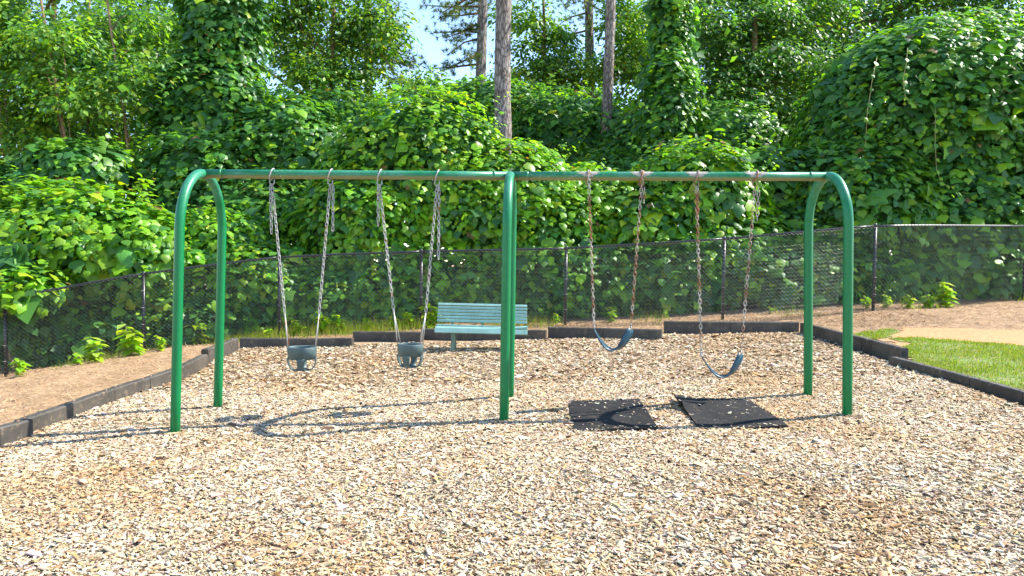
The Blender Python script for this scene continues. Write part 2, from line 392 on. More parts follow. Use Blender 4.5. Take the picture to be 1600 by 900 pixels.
# wood chips
def chips(name, pts_fn, n, size, lift, template, faces, zj):
    x, y = pts_fn(n); n = len(x)
    th = rng.uniform(0, 2*np.pi, n); tilt = rng.normal(0, 0.24, (n, 2))
    nn = np.stack([tilt[:, 0], tilt[:, 1], np.ones(n)], 1); tt = np.stack([np.cos(th), np.sin(th), np.zeros(n)], 1)
    pos = np.stack([x, y, gm(x, y)+lift+np.abs(rng.normal(0, zj, n))], 1)
    L = size*np.exp(rng.normal(0, 0.42, n)); Wd = L*rng.uniform(0.2, 0.5, n)
    sc = np.stack([Wd, L, Wd], 1)
    c = colours(n, [(.53, .45, .335), (.45, .345, .215), (.36, .23, .105), (.34, .26, .18), (.22, .14, .078), (.10, .062, .036)], (30, 38, 17, 10, 5, 1.5), 0.13)
    patch = np.clip((hnoise(x*1.1+2, y*1.4+1)+hnoise(x*0.45, y*0.6+2)-0.1)*1.5, 0, 1)[:, None]     # patches of browner, damper chips
    c = c*(1-0.6*patch*(1-np.array([.9, .72, .5])))
    o = mobj(name, scatter(template, faces, pos, nn, tt, sc, c, name, M_CHIP)); o['kind'] = 'stuff'
    return o
CHIP_BOX = np.array([[-.5, -.5, 0], [.5, -.42, 0], [.42, .5, 0], [-.38, .46, 0], [-.5, -.5, .20], [.5, -.42, .14], [.42, .5, .24], [-.38, .46, .15]])
CHIP_BOX_F = np.array([[4, 5, 6, 7], [1, 2, 6, 5], [3, 0, 4, 7]])
CHIP = np.array([[-.5, -.5, .0], [0, -.45, .22], [.5, -.5, 0], [-.42, .5, .04], [.04, .46, .26], [.44, .5, 0]])
CHIP_F = np.array([[0, 1, 4, 3], [1, 2, 5, 4]])
CHIP1 = np.array([[-.5, -.5, 0], [.5, -.4, .1], [.45, .5, 0], [-.4, .45, .1]]); CHIP1_F = np.array([[0, 1, 2, 3]])
MATS = [[(889, 621), (999, 618), (1028, 665), (894, 667)], [(1053, 619), (1170, 617), (1232, 661), (1093, 663)]]
MATP = [np.array([G(px, py, 0.05, gm)[:2] for px, py in m_]) for m_ in MATS]
def on_mat(x, y):
    out = np.zeros(x.shape, bool)
    for P in MATP:
        c = P.mean(0); Q = c+(P-c)*0.985; ins = np.ones(x.shape, bool)
        for i in range(4):
            a, b_ = Q[i], Q[(i+1) % 4]; e = b_-a; ins &= ((x-a[0])*e[1]-(y-a[1])*e[0]) > 0
        out |= ins
    return out
def band(y0, y1, half=0.80):
    def f(n):
        y = rng.uniform(y0, y1, int(n*1.0)); x = rng.uniform(-1, 1, len(y))*(half*y1+0.4)
        k = in_bed(x, y, 0.03) & (np.abs(x) < half*y+0.4) & ~on_mat(x, y); return x[k], y[k]
    return f
chips('wood_chips', band(2.6, 5.4), 155000, 0.0255, 0.002, CHIP_BOX, CHIP_BOX_F, 0.004)
chips('wood_chips', band(5.4, 8.6), 185000, 0.029, 0.002, CHIP, CHIP_F, 0.005)
chips('wood_chips', band(8.6, 13.4), 125000, 0.039, 0.002, CHIP1, CHIP1_F, 0.007)
# dark twigs and bark curls lying on the chips
n_ = 150; yy = 2.8+9.5*rng.uniform(0, 1, n_)**0.8; xx = rng.uniform(-.7, .7, n_)*yy; kk = in_bed(xx, yy, .1) & ~on_mat(xx, yy); xx, yy = xx[kk], yy[kk]; n_ = len(xx)
th = rng.uniform(0, 6.28, n_); tw = rng.uniform(0, 1, n_) < .45; L_ = np.where(tw, rng.uniform(.10, .26, n_), rng.uniform(.04, .085, n_)); W_ = np.where(tw, .008, L_*.6)
fl_ = mobj('fallen_debris', scatter(CHIP, CHIP_F, np.stack([xx, yy, gm(xx, yy)+.014], 1), np.stack([rng.normal(0, .2, n_), rng.normal(0, .2, n_), np.ones(n_)], 1), np.stack([np.cos(th), np.sin(th), 0*th], 1),
    np.stack([W_, L_, W_*1.3], 1), colours(n_, [(.16, .07, .03), (.09, .05, .03), (.24, .13, .06)], (2, 2, 1)), 'fallen_debris', M_CHIP)); tag(fl_, 'dead brown leaves and thin twigs lying on the wood chips', kind='stuff')

# pine straw and loose chips outside the border
def straw(n, region, name, L0, cols, w):
    x = rng.uniform(region[0], region[1], n); y = rng.uniform(region[2], region[3], n)
    k = ~in_bed(x, y, -0.15) & (np.abs(x) < 0.85*y+1) & ~clay_k(x, y) & ~turf_k(x, y); x, y = x[k], y[k]; n = len(x)
    th = rng.uniform(0, 2*np.pi, n); nn = np.stack([rng.normal(0, .2, n), rng.normal(0, .2, n), np.ones(n)], 1)
    tt = np.stack([np.cos(th), np.sin(th), 0*x], 1); L = L0*np.exp(rng.normal(0, .3, n))
    pos = np.stack([x, y, g(x, y)+0.012+np.abs(rng.normal(0, .008, n))], 1)
    o = mobj(name, scatter(CHIP1, CHIP1_F, pos, nn, tt, np.stack([L*0+0.006, L, L*0.1], 1), colours(n, cols, w), name, M_STRAW)); o['kind'] = 'stuff'
straw(26000, (-13, -3.5, 5.5, 15), 'pine_straw', 0.08, [(.42, .28, .14), (.3, .18, .08), (.48, .36, .22), (.17, .10, .05)], (3, 3, 2, 1))
straw(16000, (-5, 8, 12.8, 15.5), 'pine_straw', 0.08, [(.36, .22, .11), (.26, .14, .07), (.4, .29, .18), (.14, .085, .05)], (3, 3, 2, 1))
straw(22000, (5.5, 14, 10.5, 17), 'pine_straw', 0.09, [(.38, .26, .16), (.28, .18, .1), (.45, .34, .23), (.17, .105, .06)], (3, 3, 2, 1))

# lawn blades
def blades(name, keep, n, region, h, cols, w):
    x = rng.uniform(region[0], region[1], n); y = rng.uniform(region[2], region[3], n)
    k = keep(x, y); x, y = x[k], y[k]; n = len(x); th = rng.uniform(0, 2*np.pi, n)
    tt = np.stack([rng.normal(0, .35, n), rng.normal(0, .35, n), np.ones(n)], 1); nn = np.stack([np.cos(th), np.sin(th), 0*x], 1)
    L = h*np.exp(rng.normal(0, .3, n)); T = np.array([[-.5, 0, 0], [.5, 0, 0], [.1, 1, .15]])
    pos = np.stack([x, y, g(x, y)+0.01], 1)
    o = mobj(name, scatter(T, np.array([[0, 1, 2]]), pos, nn, tt, np.stack([0*L+0.012, L, L], 1), colours(n, cols, w, 0.2), name, M_GRASS)); o['kind'] = 'stuff'
    return o
GC = [(.125, .20, .009), (.18, .255, .012), (.24, .27, .03), (.28, .22, .08)]
tag(blades('lawn_grass', lambda x, y: (turf_k(x, y) | turf2_k(x, y)) & (rng.uniform(0, 1, x.shape) < np.clip(0.75+0.8*hnoise(x*1.6+1, y*2.1), .12, 1)), 330000, (4, 14, 5, 13.5), 0.032, GC, (4, 4, 2, 0.6)), 'short bright green grass beside the sandy clay')
def fence_y(x): return np.interp(x, FX, [p[1] for p in FB])
def strip(x, y):
    d = y-fence_y(x); dens = np.clip(np.exp(-((x+3.4)/1.9)**2)+0.15+0.35*np.sin(x*2.3+1)-0.35*sstep(1.5, 3, x), 0, 1)
    return (d > -0.9) & (d < 1.2) & (rng.uniform(0, 1, x.shape) < dens*np.exp(-np.clip(-d, 0, 2)*2.5))
tag(blades('fence_grass', strip, 90000, (-12, 13, 12, 17), 0.16, GC, (3, 5, 3, 1.0)), 'long pale grass and weeds growing along the foot of the fence')

# ------------------------------------------------------------------ swing set
feet = {}
for k, px, py in (('FL', 273.7, 675.6), ('BL', 340.4, 636), ('FM', 787.5, 656), ('BM', 796.5, 620.6), ('FR', 1323.7, 648.7), ('BR', 1262.4, 617)):
    feet[k] = G(px, py, 0, gm)
beam_px = {'L': (318, 271.5), 'M': (798, 274.8), 'R': (1293, 276)}
swing = empty('swing_set', (feet['FM'][0], feet['FM'][1], float(gm(feet['FM'][0], feet['FM'][1]))), 'green steel arch swing set with three arched leg frames and a weathered top beam', 'swing set')
apex = {}; RL = 0.045; RB = 0.045
for a in 'LMR':
    f_, b_ = feet['F'+a], feet['B'+a]; mid = (f_+b_)/2
    dr = fw+rt*((beam_px[a][0]-800)/F)+up*((450-beam_px[a][1])/F)
    tpar = mid[1]/dr[1]; apex[a] = CAM+dr*tpar
print('FEET', {k: np.round(v, 2) for k, v in feet.items()}); print('APEX', {k: np.round(v, 2) for k, v in apex.items()})
for a in 'LMR':
    f_, b_ = Vector(feet['F'+a]), Vector(feet['B'+a]); ap = Vector(apex[a]); mid = (f_+b_)/2; half = (f_-b_)/2; half.z = 0
    dx = Vector((ap.x-mid.x, 0, 0)); R = half.length; ztop = ap.z; Rz = R*1.12
    pts = []
    zs = ztop-Rz
    f0 = f_.copy(); f0.z -= 0.25; b0 = b_.copy(); b0.z -= 0.25
    def at(z, s):
        base = f_ if s > 0 else b_
        k = (z-base.z)/(ztop-base.z); return Vector((base.x+dx.x*k, base.y, z))
    pts = [at(f0.z, 1)]+[at(f_.z+(zs-f_.z)*i/6, 1) for i in range(1, 7)]
    bot = [at(b0.z, -1)]+[at(b_.z+(zs-b_.z)*i/6, -1) for i in range(1, 7)]
    arc = []
    for i in range(1, 24):
        an = math.pi*i/24; z = zs+Rz*math.sin(an); c = math.cos(an)
        p = at(z, 1)*((1+c)/2)+at(z, -1)*((1-c)/2); p.z = z; arc.append(p)
    full = pts+arc+bot[::-1]
    bm = bmesh.new(); tube(bm, full, RL, 20)
    bm_obj('arch_leg_frame', bm, M_LEG, swing, True)
sadd = []
for a, c in (('L', 'M'), ('M', 'R')):
    p, q = Vector(apex[a]), Vector(apex[c]); d = (q-p).normalized()
    bm = bmesh.new(); tube(bm, [p+d*0.01, p.lerp(q, .25), p.lerp(q, .5), p.lerp(q, .75), q-d*0.01], RB, 24)
    bm_obj('top_beam', bm, M_BEAM, swing, True)
    for e, s in ((p, 1), (q, -1)):
        bm = bmesh.new(); o_ = e+d*s*(0.17); tube(bm, [o_-d*0.012, o_+d*0.012], RB+0.004, 24); bm_obj('beam_collar', bm, M_BEAM, swing, True)

def beam_point(px):
    """world point on the beam axis seen at column px"""
    for a, c in (('L', 'M'), ('M', 'R')):
        if px <= beam_px[c][0] or c == 'R':
            p, q = apex[a], apex[c]; lo, hi = 0, 1
            for _ in range(40):
                m_ = (lo+hi)/2; w_ = p+(q-p)*m_; d = w_-CAM; X = 800+F*d.dot(rt)/d.dot(fw)
                if X < px: lo = m_
                else: hi = m_
            return Vector(p+(q-p)*lo)
# link of chain
def chain_bm(bm, p, q, pitch=0.042, wire=0.0042, wid=0.0125, start=0):
    p = Vector(p); q = Vector(q); L = (q-p).length; n = max(2, int(L/pitch)); d = (q-p)/n; dn = d.normalized()
    s = dn.cross(Vector((0, 1, 0))).normalized(); tt = dn.cross(s)
    for i in range(n):
        c = p+d*(i+.5); u = s if (i+start) % 2 else tt
        a_ = math.radians(18); u = (u*math.cos(a_)+dn.cross(u)*math.sin(a_)).normalized()
        h = pitch*0.5; ring = []
        for k in range(12):
            an = 2*math.pi*k/12; cy = math.cos(an); cx = math.sin(an)
            ring.append(c+dn*(cy*wid*0.9+math.copysign(h-wid*0.45, cy) if abs(cy) > 1e-6 else 0)*1.0+u*cx*wid)
        tube(bm, ring, wire, 5, close=True)
def hanger(sw, P, material):
    bm = bmesh.new()
    ring = [P+Vector((math.sin(t)*0.052*0.35, math.cos(t)*0.056, math.sin(t)*0.056)) for t in np.linspace(0, 2*math.pi, 20, endpoint=False)]
    tube(bm, ring, 0.007, 6, close=True)
    tube(bm, [P+Vector((-0.022, 0, -0.046)), P+Vector((-0.024, 0, -0.085)), P+Vector((-0.01, 0, -0.10)), P+Vector((0.012, 0, -0.10)), P+Vector((0.024, 0, -0.085)), P+Vector((0.022, 0, -0.046))], 0.006, 6)
    bm_obj('hanger', bm, material, sw, True)

def at_depth(px, py, y):
    dr = fw+rt*((px-800)/F)+up*((450-py)/F); return Vector(CAM+dr*(y/dr[1]))
PATCHES = []
# toddler bucket swings
def bucket(pxl, pxr, sl, sr, tails, label, yaw):
    A, B = beam_point(pxl), beam_point(pxr); y = (A.y+B.y)/2
    a, b_ = at_depth(sl[0], sl[1], y), at_depth(sr[0], sr[1], y); c = (a+b_)/2
    sw = empty('bucket_swing', (c.x, c.y, c.z-0.23), label, 'swing', 'toddler bucket swings')
    R = (b_-a).length/2
    rot = Matrix.Rotation(yaw, 3, 'Z')
    def loc(x, y_, z): return c+rot @ Vector((x, y_, z))
    # rim band: wall with thickness, slightly tapered
    N = 40; bm = bmesh.new(); H0 = 0.125
    prof = [(1.0, 0.0), (1.03, -0.008), (0.99, -H0), (0.93, -H0), (0.95, -0.012)]
    rings = [[bm.verts.new(loc(math.cos(2*math.pi*k/N)*R*r_, math.sin(2*math.pi*k/N)*R*0.86*r_, z)) for k in range(N)] for r_, z in prof]
    for i in range(len(rings)):
        p, q = rings[i], rings[(i+1) % len(rings)]
        for k in range(N): bm.faces.new((p[k], p[(k+1) % N], q[(k+1) % N], q[k]))
    bm_obj('rim_band', bm, M_BUCKET, sw, True)
    # four straps under the rim meeting in the crotch piece
    for an0 in (0, 90, 180, 270):
        an0 = math.radians(an0); bm = bmesh.new(); rows = []
        for i in range(10):
            t = i/9; rr = R*0.97*math.cos(t*1.25)**0.75; z = -H0+0.01-0.125*math.sin(t*1.5708); wd = 0.068-0.014*math.sin(t*3.1)
            d = Vector((math.cos(an0)*rr, math.sin(an0)*rr*0.86, z)); s = Vector((-math.sin(an0), math.cos(an0), 0)); nrm = Vector((math.cos(an0), math.sin(an0), -0.5)).normalized()
            rows.append([bm.verts.new(loc(*(d+s*wd*e+nrm*h))) for e, h in ((-.6, -.005), (.6, -.005), (.6, .005), (-.6, .005))])
        for i in range(9):
            for k in range(4): bm.faces.new((rows[i][k], rows[i][(k+1) % 4], rows[i+1][(k+1) % 4], rows[i+1][k]))
        bm.faces.new(rows[0]); bm.faces.new(rows[-1]); bm_obj('strap', bm, M_BUCKET, sw, True)
    bm = bmesh.new(); bmesh.ops.create_uvsphere(bm, u_segments=16, v_segments=8, radius=1.0)
    for v in bm.verts: v.co = loc(v.co.x*0.075, v.co.y*0.065, v.co.z*0.016-0.235)
    bm_obj('seat_base', bm, M_BUCKET, sw, True)
    for (P, e, s) in ((A, a, -1), (B, b_, 1)):
        hanger(sw, P, M_CHAIN); top = P+Vector((0, 0, -0.10)); j = top.lerp(e, 0.80)
        bm = bmesh.new(); chain_bm(bm, top, j); bm_obj('chain', bm, M_CHAIN, sw, True)
        for dy in (-0.55, 0.55):          # the lower end splits to a pair of thin links on the rim
            bm = bmesh.new(); tube(bm, [j, loc(s*R*0.93, dy*R*0.55, -0.012)], 0.0055, 6); bm_obj('rim_link', bm, M_CHAIN, sw, True)
    for px, py in tails:
        P = A if abs(px-pxl) < abs(px-pxr) else B; e = at_depth(px, py, y-0.02)
        bm = bmesh.new(); chain_bm(bm, P+Vector((e.x-P.x, -0.03, -0.11))*1.0, e); bm_obj('loose_chain_end', bm, M_CHAIN, sw, True)
    return sw
bucket(425, 516, (450, 541), (494, 542), [(424, 365), (520, 361)], 'grey green toddler bucket swing hanging beside the end arch, farther from the bench', 0.15)
bucket(593, 683, (621, 538), (661, 536), [(591, 353), (685, 405)], 'grey green toddler bucket swing hanging next to the pale teal bench', -0.25)
# belt swings
def belt(pxl, pxr, el, er, bot, tails, label, over):
    A, B = beam_point(pxl), beam_point(pxr); y = (A.y+B.y)/2
    a, b_ = at_depth(*el, y-0.01), at_depth(*er, y+0.04); m_ = at_depth(*bot, y)
    sw = empty('belt_swing', (m_.x, m_.y, m_.z-0.01), label, 'swing', 'blue belt swings')
    N = 18; bm = bmesh.new(); rows = []
    ctrl = m_*2-(a+b_)*0.5
    for i in range(N+1):
        t = i/N; p = a*(1-t)**2+ctrl*2*t*(1-t)+b_*t*t
        tg = ((ctrl-a)*(1-t)+(b_-ctrl)*t).normalized()
        wd = 0.072*(0.55+0.45*math.sin(math.pi*t)**0.5) if 0 < t < 1 else 0.042
        yw = 0.12+0.85*t; s = Vector((math.sin(yw), math.cos(yw), 0)); s = (s-tg*s.dot(tg)).normalized(); nr = tg.cross(s).normalized()
        rows.append([bm.verts.new(p+s*wd*e+nr*h) for e, h in ((-1, -.005), (1, -.005), (1, .005), (-1, .005))])
    for i in range(N):
        for k in range(4): bm.faces.new((rows[i][k], rows[i][(k+1) % 4], rows[i+1][(k+1) % 4], rows[i+1][k]))
    bm.faces.new(rows[0]); bm.faces.new(rows[-1]); bm_obj('belt_seat', bm, M_BELT, sw, True)
    for P, e in ((A, a), (B, b_)):
        hanger(sw, P, M_RUST)
        bm = bmesh.new(); top = P+Vector((0, 0, -0.10))
        if over: top = P+Vector((0, -RB-0.012, 0.0))
        if over:       # chain laid over the beam
            arc = [P+Vector((0, -math.sin(t)*(RB+0.008), math.cos(t)*(RB+0.008))) for t in np.linspace(-0.6, 1.5, 7)]
            for u, v in zip(arc[:-1], arc[1:]): chain_bm(bm, u, v, 0.02, 0.004, 0.011)
        chain_bm(bm, top, e+Vector((0, 0, 0.03))); ch = bm_obj('chain', bm, M_RUSTCHAIN, sw, True)
        bm = bmesh.new(); tube(bm, [e+Vector((0, -0.028, -0.005)), e+Vector((0, 0, 0.045)), e+Vector((0, 0.028, -0.005))], 0.005, 6, close=True); bm_obj('triangle_ring', bm, M_CHAIN, ch, True)
        PATCHES.append(P)
    for px, py in tails:
        P = A if abs(px-pxl) < abs(px-pxr) else B; e = at_depth(px, py, y-0.02)
        bm = bmesh.new(); chain_bm(bm, P+Vector((e.x-P.x, -0.03, -0.11)), e); bm_obj('loose_chain_end', bm, M_RUSTCHAIN, sw, True)
belt(919, 1002, (928, 513), (986, 514), (957, 546), [(1006, 318)], 'blue belt swing whose rusty chains are looped over the beam', True)
belt(1088, 1180, (1096, 557), (1158, 553), (1130, 588), [(1090, 340), (1183, 345)], 'blue belt swing with rusty chains hung under pale beam patches next to the end arch', False)
for q, P in enumerate(PATCHES):
    d = Vector(apex['R'])-Vector(apex['M']); d.normalize(); bm = bmesh.new(); rows = []
    for a in range(13):
        an = math.radians(-15+a*13); e = [0.105*(math.sin(math.pi*(a+.6)/13.4)**.6)*(1+.3*math.sin(a*2.3+q*2+k)) for k in (0, 1.7)]
        rad = Vector((0, -math.cos(an), math.sin(an)))*(RB+.0016)
        rows.append([bm.verts.new(P+rad+d*(-e[0]+(e[0]+e[1])*u/5)) for u in range(6)])
    for a in range(12):
        for u in range(5): bm.faces.new((rows[a][u], rows[a][u+1], rows[a+1][u+1], rows[a+1][u]))
    bm_obj('primer_patch', bm, M_PRIMER, swing, True)

# ------------------------------------------------------------------ kick mats
def kick_mat(corners, label, lift):
    P = [Vector(G(px, py, 0.05, gm)) for px, py in corners]     # back-left, back-right, front-right, front-left
    c = sum(P, Vector())/4; N, Mm = 22, 26; bm = bmesh.new(); top = []; bot = []
    for j in range(Mm+1):
        v = j/Mm; rt_, rb_ = [], []
        for i in range(N+1):
            u = i/N; p = (P[0]*(1-u)+P[1]*u)*(1-v)+(P[3]*(1-u)+P[2]*u)*v
            z = float(gm(p.x, p.y))+0.018+lift(u, v); p = Vector((p.x, p.y, z))
            rt_.append(bm.verts.new(p)); rb_.append(bm.verts.new(p-Vector((0, 0, 0.017))))
        top.append(rt_); bot.append(rb_)
    for j in range(Mm):
        for i in range(N):
            bm.faces.new((top[j][i], top[j][i+1], top[j+1][i+1], top[j+1][i])); bm.faces.new((bot[j][i], bot[j+1][i], bot[j+1][i+1], bot[j][i+1]))
    for j in range(Mm):
        bm.faces.new((top[j][0], top[j+1][0], bot[j+1][0], bot[j][0])); bm.faces.new((top[j][N], bot[j][N], bot[j+1][N], top[j+1][N]))
    for i in range(N):
        bm.faces.new((top[0][i], bot[0][i], bot[0][i+1], top[0][i+1])); bm.faces.new((top[Mm][i], top[Mm][i+1], bot[Mm][i+1], bot[Mm][i]))
    me = bpy.data.meshes.new('rubber_mat'); bmesh.ops.recalc_face_normals(bm, faces=bm.faces[:])
    for v in bm.verts: v.co -= c
    bm.to_mesh(me); bm.free(); me.materials.append(M_MAT)
    for p in me.polygons: p.use_smooth = False
    o = bpy.data.objects.new('rubber_mat', me); o.location = c; link(o); tag(o, label, 'mat', 'rubber kick mats under the belt swings')
    # chips lying on it
    n = 110; u = rng.uniform(0, 1, n); v = rng.beta(1, 1.3, n); edge = rng.uniform(0, 1, n) < 0.55
    v = np.where(edge, rng.choice([0.03, 0.97], n)+rng.normal(0, .04, n), v); v = np.clip(v, .01, .99)
    pp = np.array([(P[0]*(1-a)+P[1]*a)*(1-b2)+(P[3]*(1-a)+P[2]*a)*b2 for a, b2 in zip(u, v)])
    pp[:, 2] = gm(pp[:, 0], pp[:, 1])+0.019+np.array([lift(a, b2) for a, b2 in zip(u, v)])
    th = rng.uniform(0, 6.28, n); L = 0.024*np.exp(rng.normal(0, .4, n))
    mo = mobj('loose_chips', scatter(CHIP_BOX, CHIP_BOX_F, pp, np.stack([rng.normal(0, .15, n), rng.normal(0, .15, n), np.ones(n)], 1), np.stack([np.cos(th), np.sin(th), 0*th], 1),
        np.stack([L*.5, L, L*.4], 1), colours(n, [(.47, .4, .3), (.36, .265, .165), (.25, .16, .09)], (3, 2, 1)), 'loose_chips', M_CHIP)); mo['kind'] = 'stuff'
    tag(mo, 'loose wood chips scattered over a black rubber mat')
kick_mat([(889, 621), (999, 618), (1028, 665), (894, 667)], 'black rubber mat with more chips on it, under the swing looped over the beam',
         lambda u, v: 0.012*math.sin(6*u+1)*math.sin(5*v)+0.05*max(0, u-0.72)*max(0, v-0.3)*6*0.5)
kick_mat([(1053, 619), (1170, 617), (1232, 661), (1093, 663)], 'black rubber mat with a curled corner, under the swing next to the end arch',
         lambda u, v: 0.012*math.sin(5*u)*math.sin(4*v+1)+0.16*max(0, 0.28-u)*max(0, 1-v)*1.2+0.035*math.exp(-((v-0.36)/0.05)**2)*(1-u))

# ------------------------------------------------------------------ bench
bl = Vector(G(706, 549, 0, gm)); bsc = bl.y/F          # metres per pixel at the bench
bx0, bx1 = at_depth(679, 515, bl.y-0.05), at_depth(824, 523, bl.y-0.05)
bdir = (bx1-bx0); blen = bdir.length; bdir.normalize(); bdir.z = -0.012; bback = Vector((-bdir.y, bdir.x, 0)).normalized()
bench = empty('park_bench', (bl.x, bl.y, float(gm(bl.x, bl.y))), 'pale teal slatted bench with one sagging seat slat, near the back border', 'bench')
seat_z = bx0.z
def slat(name, off_back, z, w, th, tilt, sag=None, extra=0.0):
    N = 24; bm = bmesh.new(); rows = []
    for i in range(N+1):
        t = i/N; p = Vector((bx0.x, bx0.y, 0))-bdir*extra+bdir*(blen+2*extra)*t+bback*off_back; p.z = z-0.012*blen*t+(sag(t) if sag else 0)
        s = bback*math.cos(tilt)+Vector((0, 0, 1))*math.sin(tilt); n_ = s.cross(bdir).normalized()
        rows.append([bm.verts.new(p+s*w*e/2+n_*th*h/2) for e, h in ((-1, -1), (1, -1), (1, 1), (-1, 1))])
    for i in range(N):
        for k in range(4): bm.faces.new((rows[i][k], rows[i][(k+1) % 4], rows[i+1][(k+1) % 4], rows[i+1][k]))
    bm.faces.new(rows[0]); bm.faces.new(rows[-1])
    bm_obj(name, bm, M_SLAT, bench, False, 0.006)
slat('seat_slat', 0.0, seat_z-0.012, 0.075, 0.035, 1.15)
slat('seat_slat', 0.085, seat_z+0.02, 0.085, 0.03, 0.12, lambda t: 0.0+0.10*max(0, t-0.5)**1.5*1.2)
slat('seat_slat', 0.19, seat_z+0.02, 0.085, 0.03, 0.0)
slat('seat_slat', 0.295, seat_z+0.03, 0.085, 0.03, -0.05, lambda t: 0.015*(1-t))
zt = at_depth(680, 474, bl.y+0.35).z
for i in range(6):
    k = i/5; slat('back_slat', 0.37+0.14*k, seat_z+0.115+(zt-seat_z-0.13)*k, 0.041, 0.022, 1.35 if i < 5 else 1.0)
for t in (0.17, 0.5, 0.83):       # back and seat brackets
    o_ = Vector((bx0.x, bx0.y, seat_z-0.012*blen*t))+bdir*blen*t; bm = bmesh.new()
    tube(bm, [o_+Vector((0, 0, -0.02))+bback*0.0, o_+Vector((0, 0, -0.01))+bback*0.3, o_+bback*0.37+Vector((0, 0, 0.05)), o_+bback*0.535+Vector((0, 0, zt-seat_z-0.02))], 0.02, 8)
    bm_obj('bracket', bm, M_BENCHLEG, bench, True)
for t in (0.19, 0.81):
    o_ = Vector((bx0.x, bx0.y, seat_z-0.012*blen*t))+bdir*blen*t+bback*0.12; zg = float(gm(o_.x, o_.y)); bm = bmesh.new()
    box(bm, frame((o_.x, o_.y, (zg-0.1+o_.z-0.02)/2), bdir), 0.055, 0.06, o_.z-0.02-(zg-0.1)); bm_obj('leg', bm, M_BENCHLEG, bench, False, 0.004)
    o2 = o_+bback*0.12; zg = float(gm(o2.x, o2.y)); bm = bmesh.new()
    box(bm, frame((o2.x+bdir.x*0.03, o2.y, (zg-0.1+o2.z-0.02)/2), bdir), 0.03, 0.03, o2.z-0.02-(zg-0.1)); bm_obj('leg', bm, M_BENCHLEG, bench, False, 0.004)

# ------------------------------------------------------------------ border timbers
def timber(p, q, h0, label, group, w=0.105, capped=False, tall=TH):
    p = Vector(p); q = Vector(q); x = (q-p); x.z = 0; L = x.length; x.normalize()
    n_ = Vector((-x.y, x.x, 0))
    # outward = away from the bed centre
    cen = Vector((0, 7.5, 0)); mid = (p+q)/2
    if (mid-cen).dot(n_) < 0: n_ = -n_
    zp, zq = float(gm(p.x, p.y))+h0, float(gm(q.x, q.y))+h0
    t = empty('border_timber', ((mid.x), (mid.y), float(gm(mid.x, mid.y))), label, 'timber', group)
    N = 8; bm = bmesh.new(); rows = []
    prof = [(0.0, -0.30), (0.0, -0.014), (0.014, 0.0), (w-0.014, 0.0), (w, -0.014), (w, -0.30)]
    for i in range(N+1):
        k = i/N; c = p.lerp(q, k); z = zp+(zq-zp)*k+random.uniform(-.003, .003)
        c = c - x*0.0; gap = (0.004 if i == 0 else -0.004 if i == N else 0)
        rows.append([bm.verts.new(Vector((c.x, c.y, z))+x*gap+n_*a+Vector((0, 0, b2))) for a, b2 in prof])
    for i in range(N):
        for k in range(6): bm.faces.new((rows[i][k], rows[i][(k+1) % 6], rows[i+1][(k+1) % 6], rows[i+1][k]))
    bm.faces.new(rows[0]); bm.faces.new(rows[-1])
    body = bm_obj('timber_body', bm, M_TIMBER, t, False)
    if capped:
        e = q if capped == 'q' else p; s = 1 if capped == 'q' else -1; z = (zq if capped == 'q' else zp)
        bm = bmesh.new(); box(bm, frame((e.x+n_.x*w/2+x.x*s*0.004, e.y+n_.y*w/2+x.y*s*0.004, z-0.075), n_), w*0.55, 0.012, 0.075); bm_obj('socket', bm, M_TIMBER_CAP, body)
    # anchor stake heads on top
    for k in (0.12, 0.88):
        c = p.lerp(q, k)+n_*w/2; z = zp+(zq-zp)*k; bm = bmesh.new(); bmesh.ops.create_cone(bm, cap_ends=True, segments=10, radius1=0.014, radius2=0.012, depth=0.012)
        for v in bm.verts: v.co += Vector((c.x, c.y, z+0.004))
        bm_obj('stake_head', bm, M_RUST, body)
    return t
def run(p0, p1, n, h0, label, group, caps=None, **kw):
    p0 = np.array(p0); p1 = np.array(p1)
    for i in range(n):
        timber(p0+(p1-p0)*i/n, p0+(p1-p0)*(i+1)/n, h0, label, group, capped=(caps if caps and i == n-1 else False), **kw)
gL, gB, gR = 'timbers along the border by the pine straw bank', 'timbers along the back border', 'timbers along the border by the lawn'
LB = 'dark border timber along the pine straw bank'
run(G(-330, 762, .17, gm), G(52, 654, .17, gm), 2, .17, LB+', in the run raised above its neighbour', gL, 'q')
run(G(36, 657, .15, gm), G(283, 574, .15, gm), 4, .15, LB+', in the low straight run past the arch', gL, 'q')
run(G(283, 574, .18, gm), G(325, 553, .18, gm), 1, .18, LB+', single piece stepped up behind the arch', gL, 'q')
run(G(325, 546, .21, gm), G(373, 528, .21, gm), 1, .21, 'pale faced tall border timber at the corner where the back border begins', gL)
BB = 'dark border timber at the back'
run(G(374, 528.5, .14, gm), G(550, 528.5, .14, gm), 2, .14, BB+', low run behind the toddler swing', gB)
run(G(551, 518, .15, gm), G(657, 519, .15, gm), 1, .15, BB+', raised piece behind the second toddler swing', gB)
run(G(658, 514, .16, gm), G(853, 516, .16, gm), 2, .16, BB+', behind the bench', gB)
run(G(856, 511, .165, gm), G(1034, 515, .165, gm), 2, .165, BB+', beside the bench below the looped swing', gB)
run(G(1037, 502, .18, gm), G(1249, 503, .18, gm), 2, .18, BB+', tallest run reaching the corner by the clay', gB)
RB_ = 'dark border timber along the lawn'
run(G(1250, 504, .18, gm), G(1408, 544, .18, gm), 3, .18, RB_+', tall run passing behind the end arch', gR, 'q')
pr0 = G(1388, 557, .10, gm); pr1 = G(1700, 640, .10, gm)
run(pr0, pr0+(pr1-pr0)*2.0, 8, .10, RB_+', low run sunk in the chips by the grass', gR)

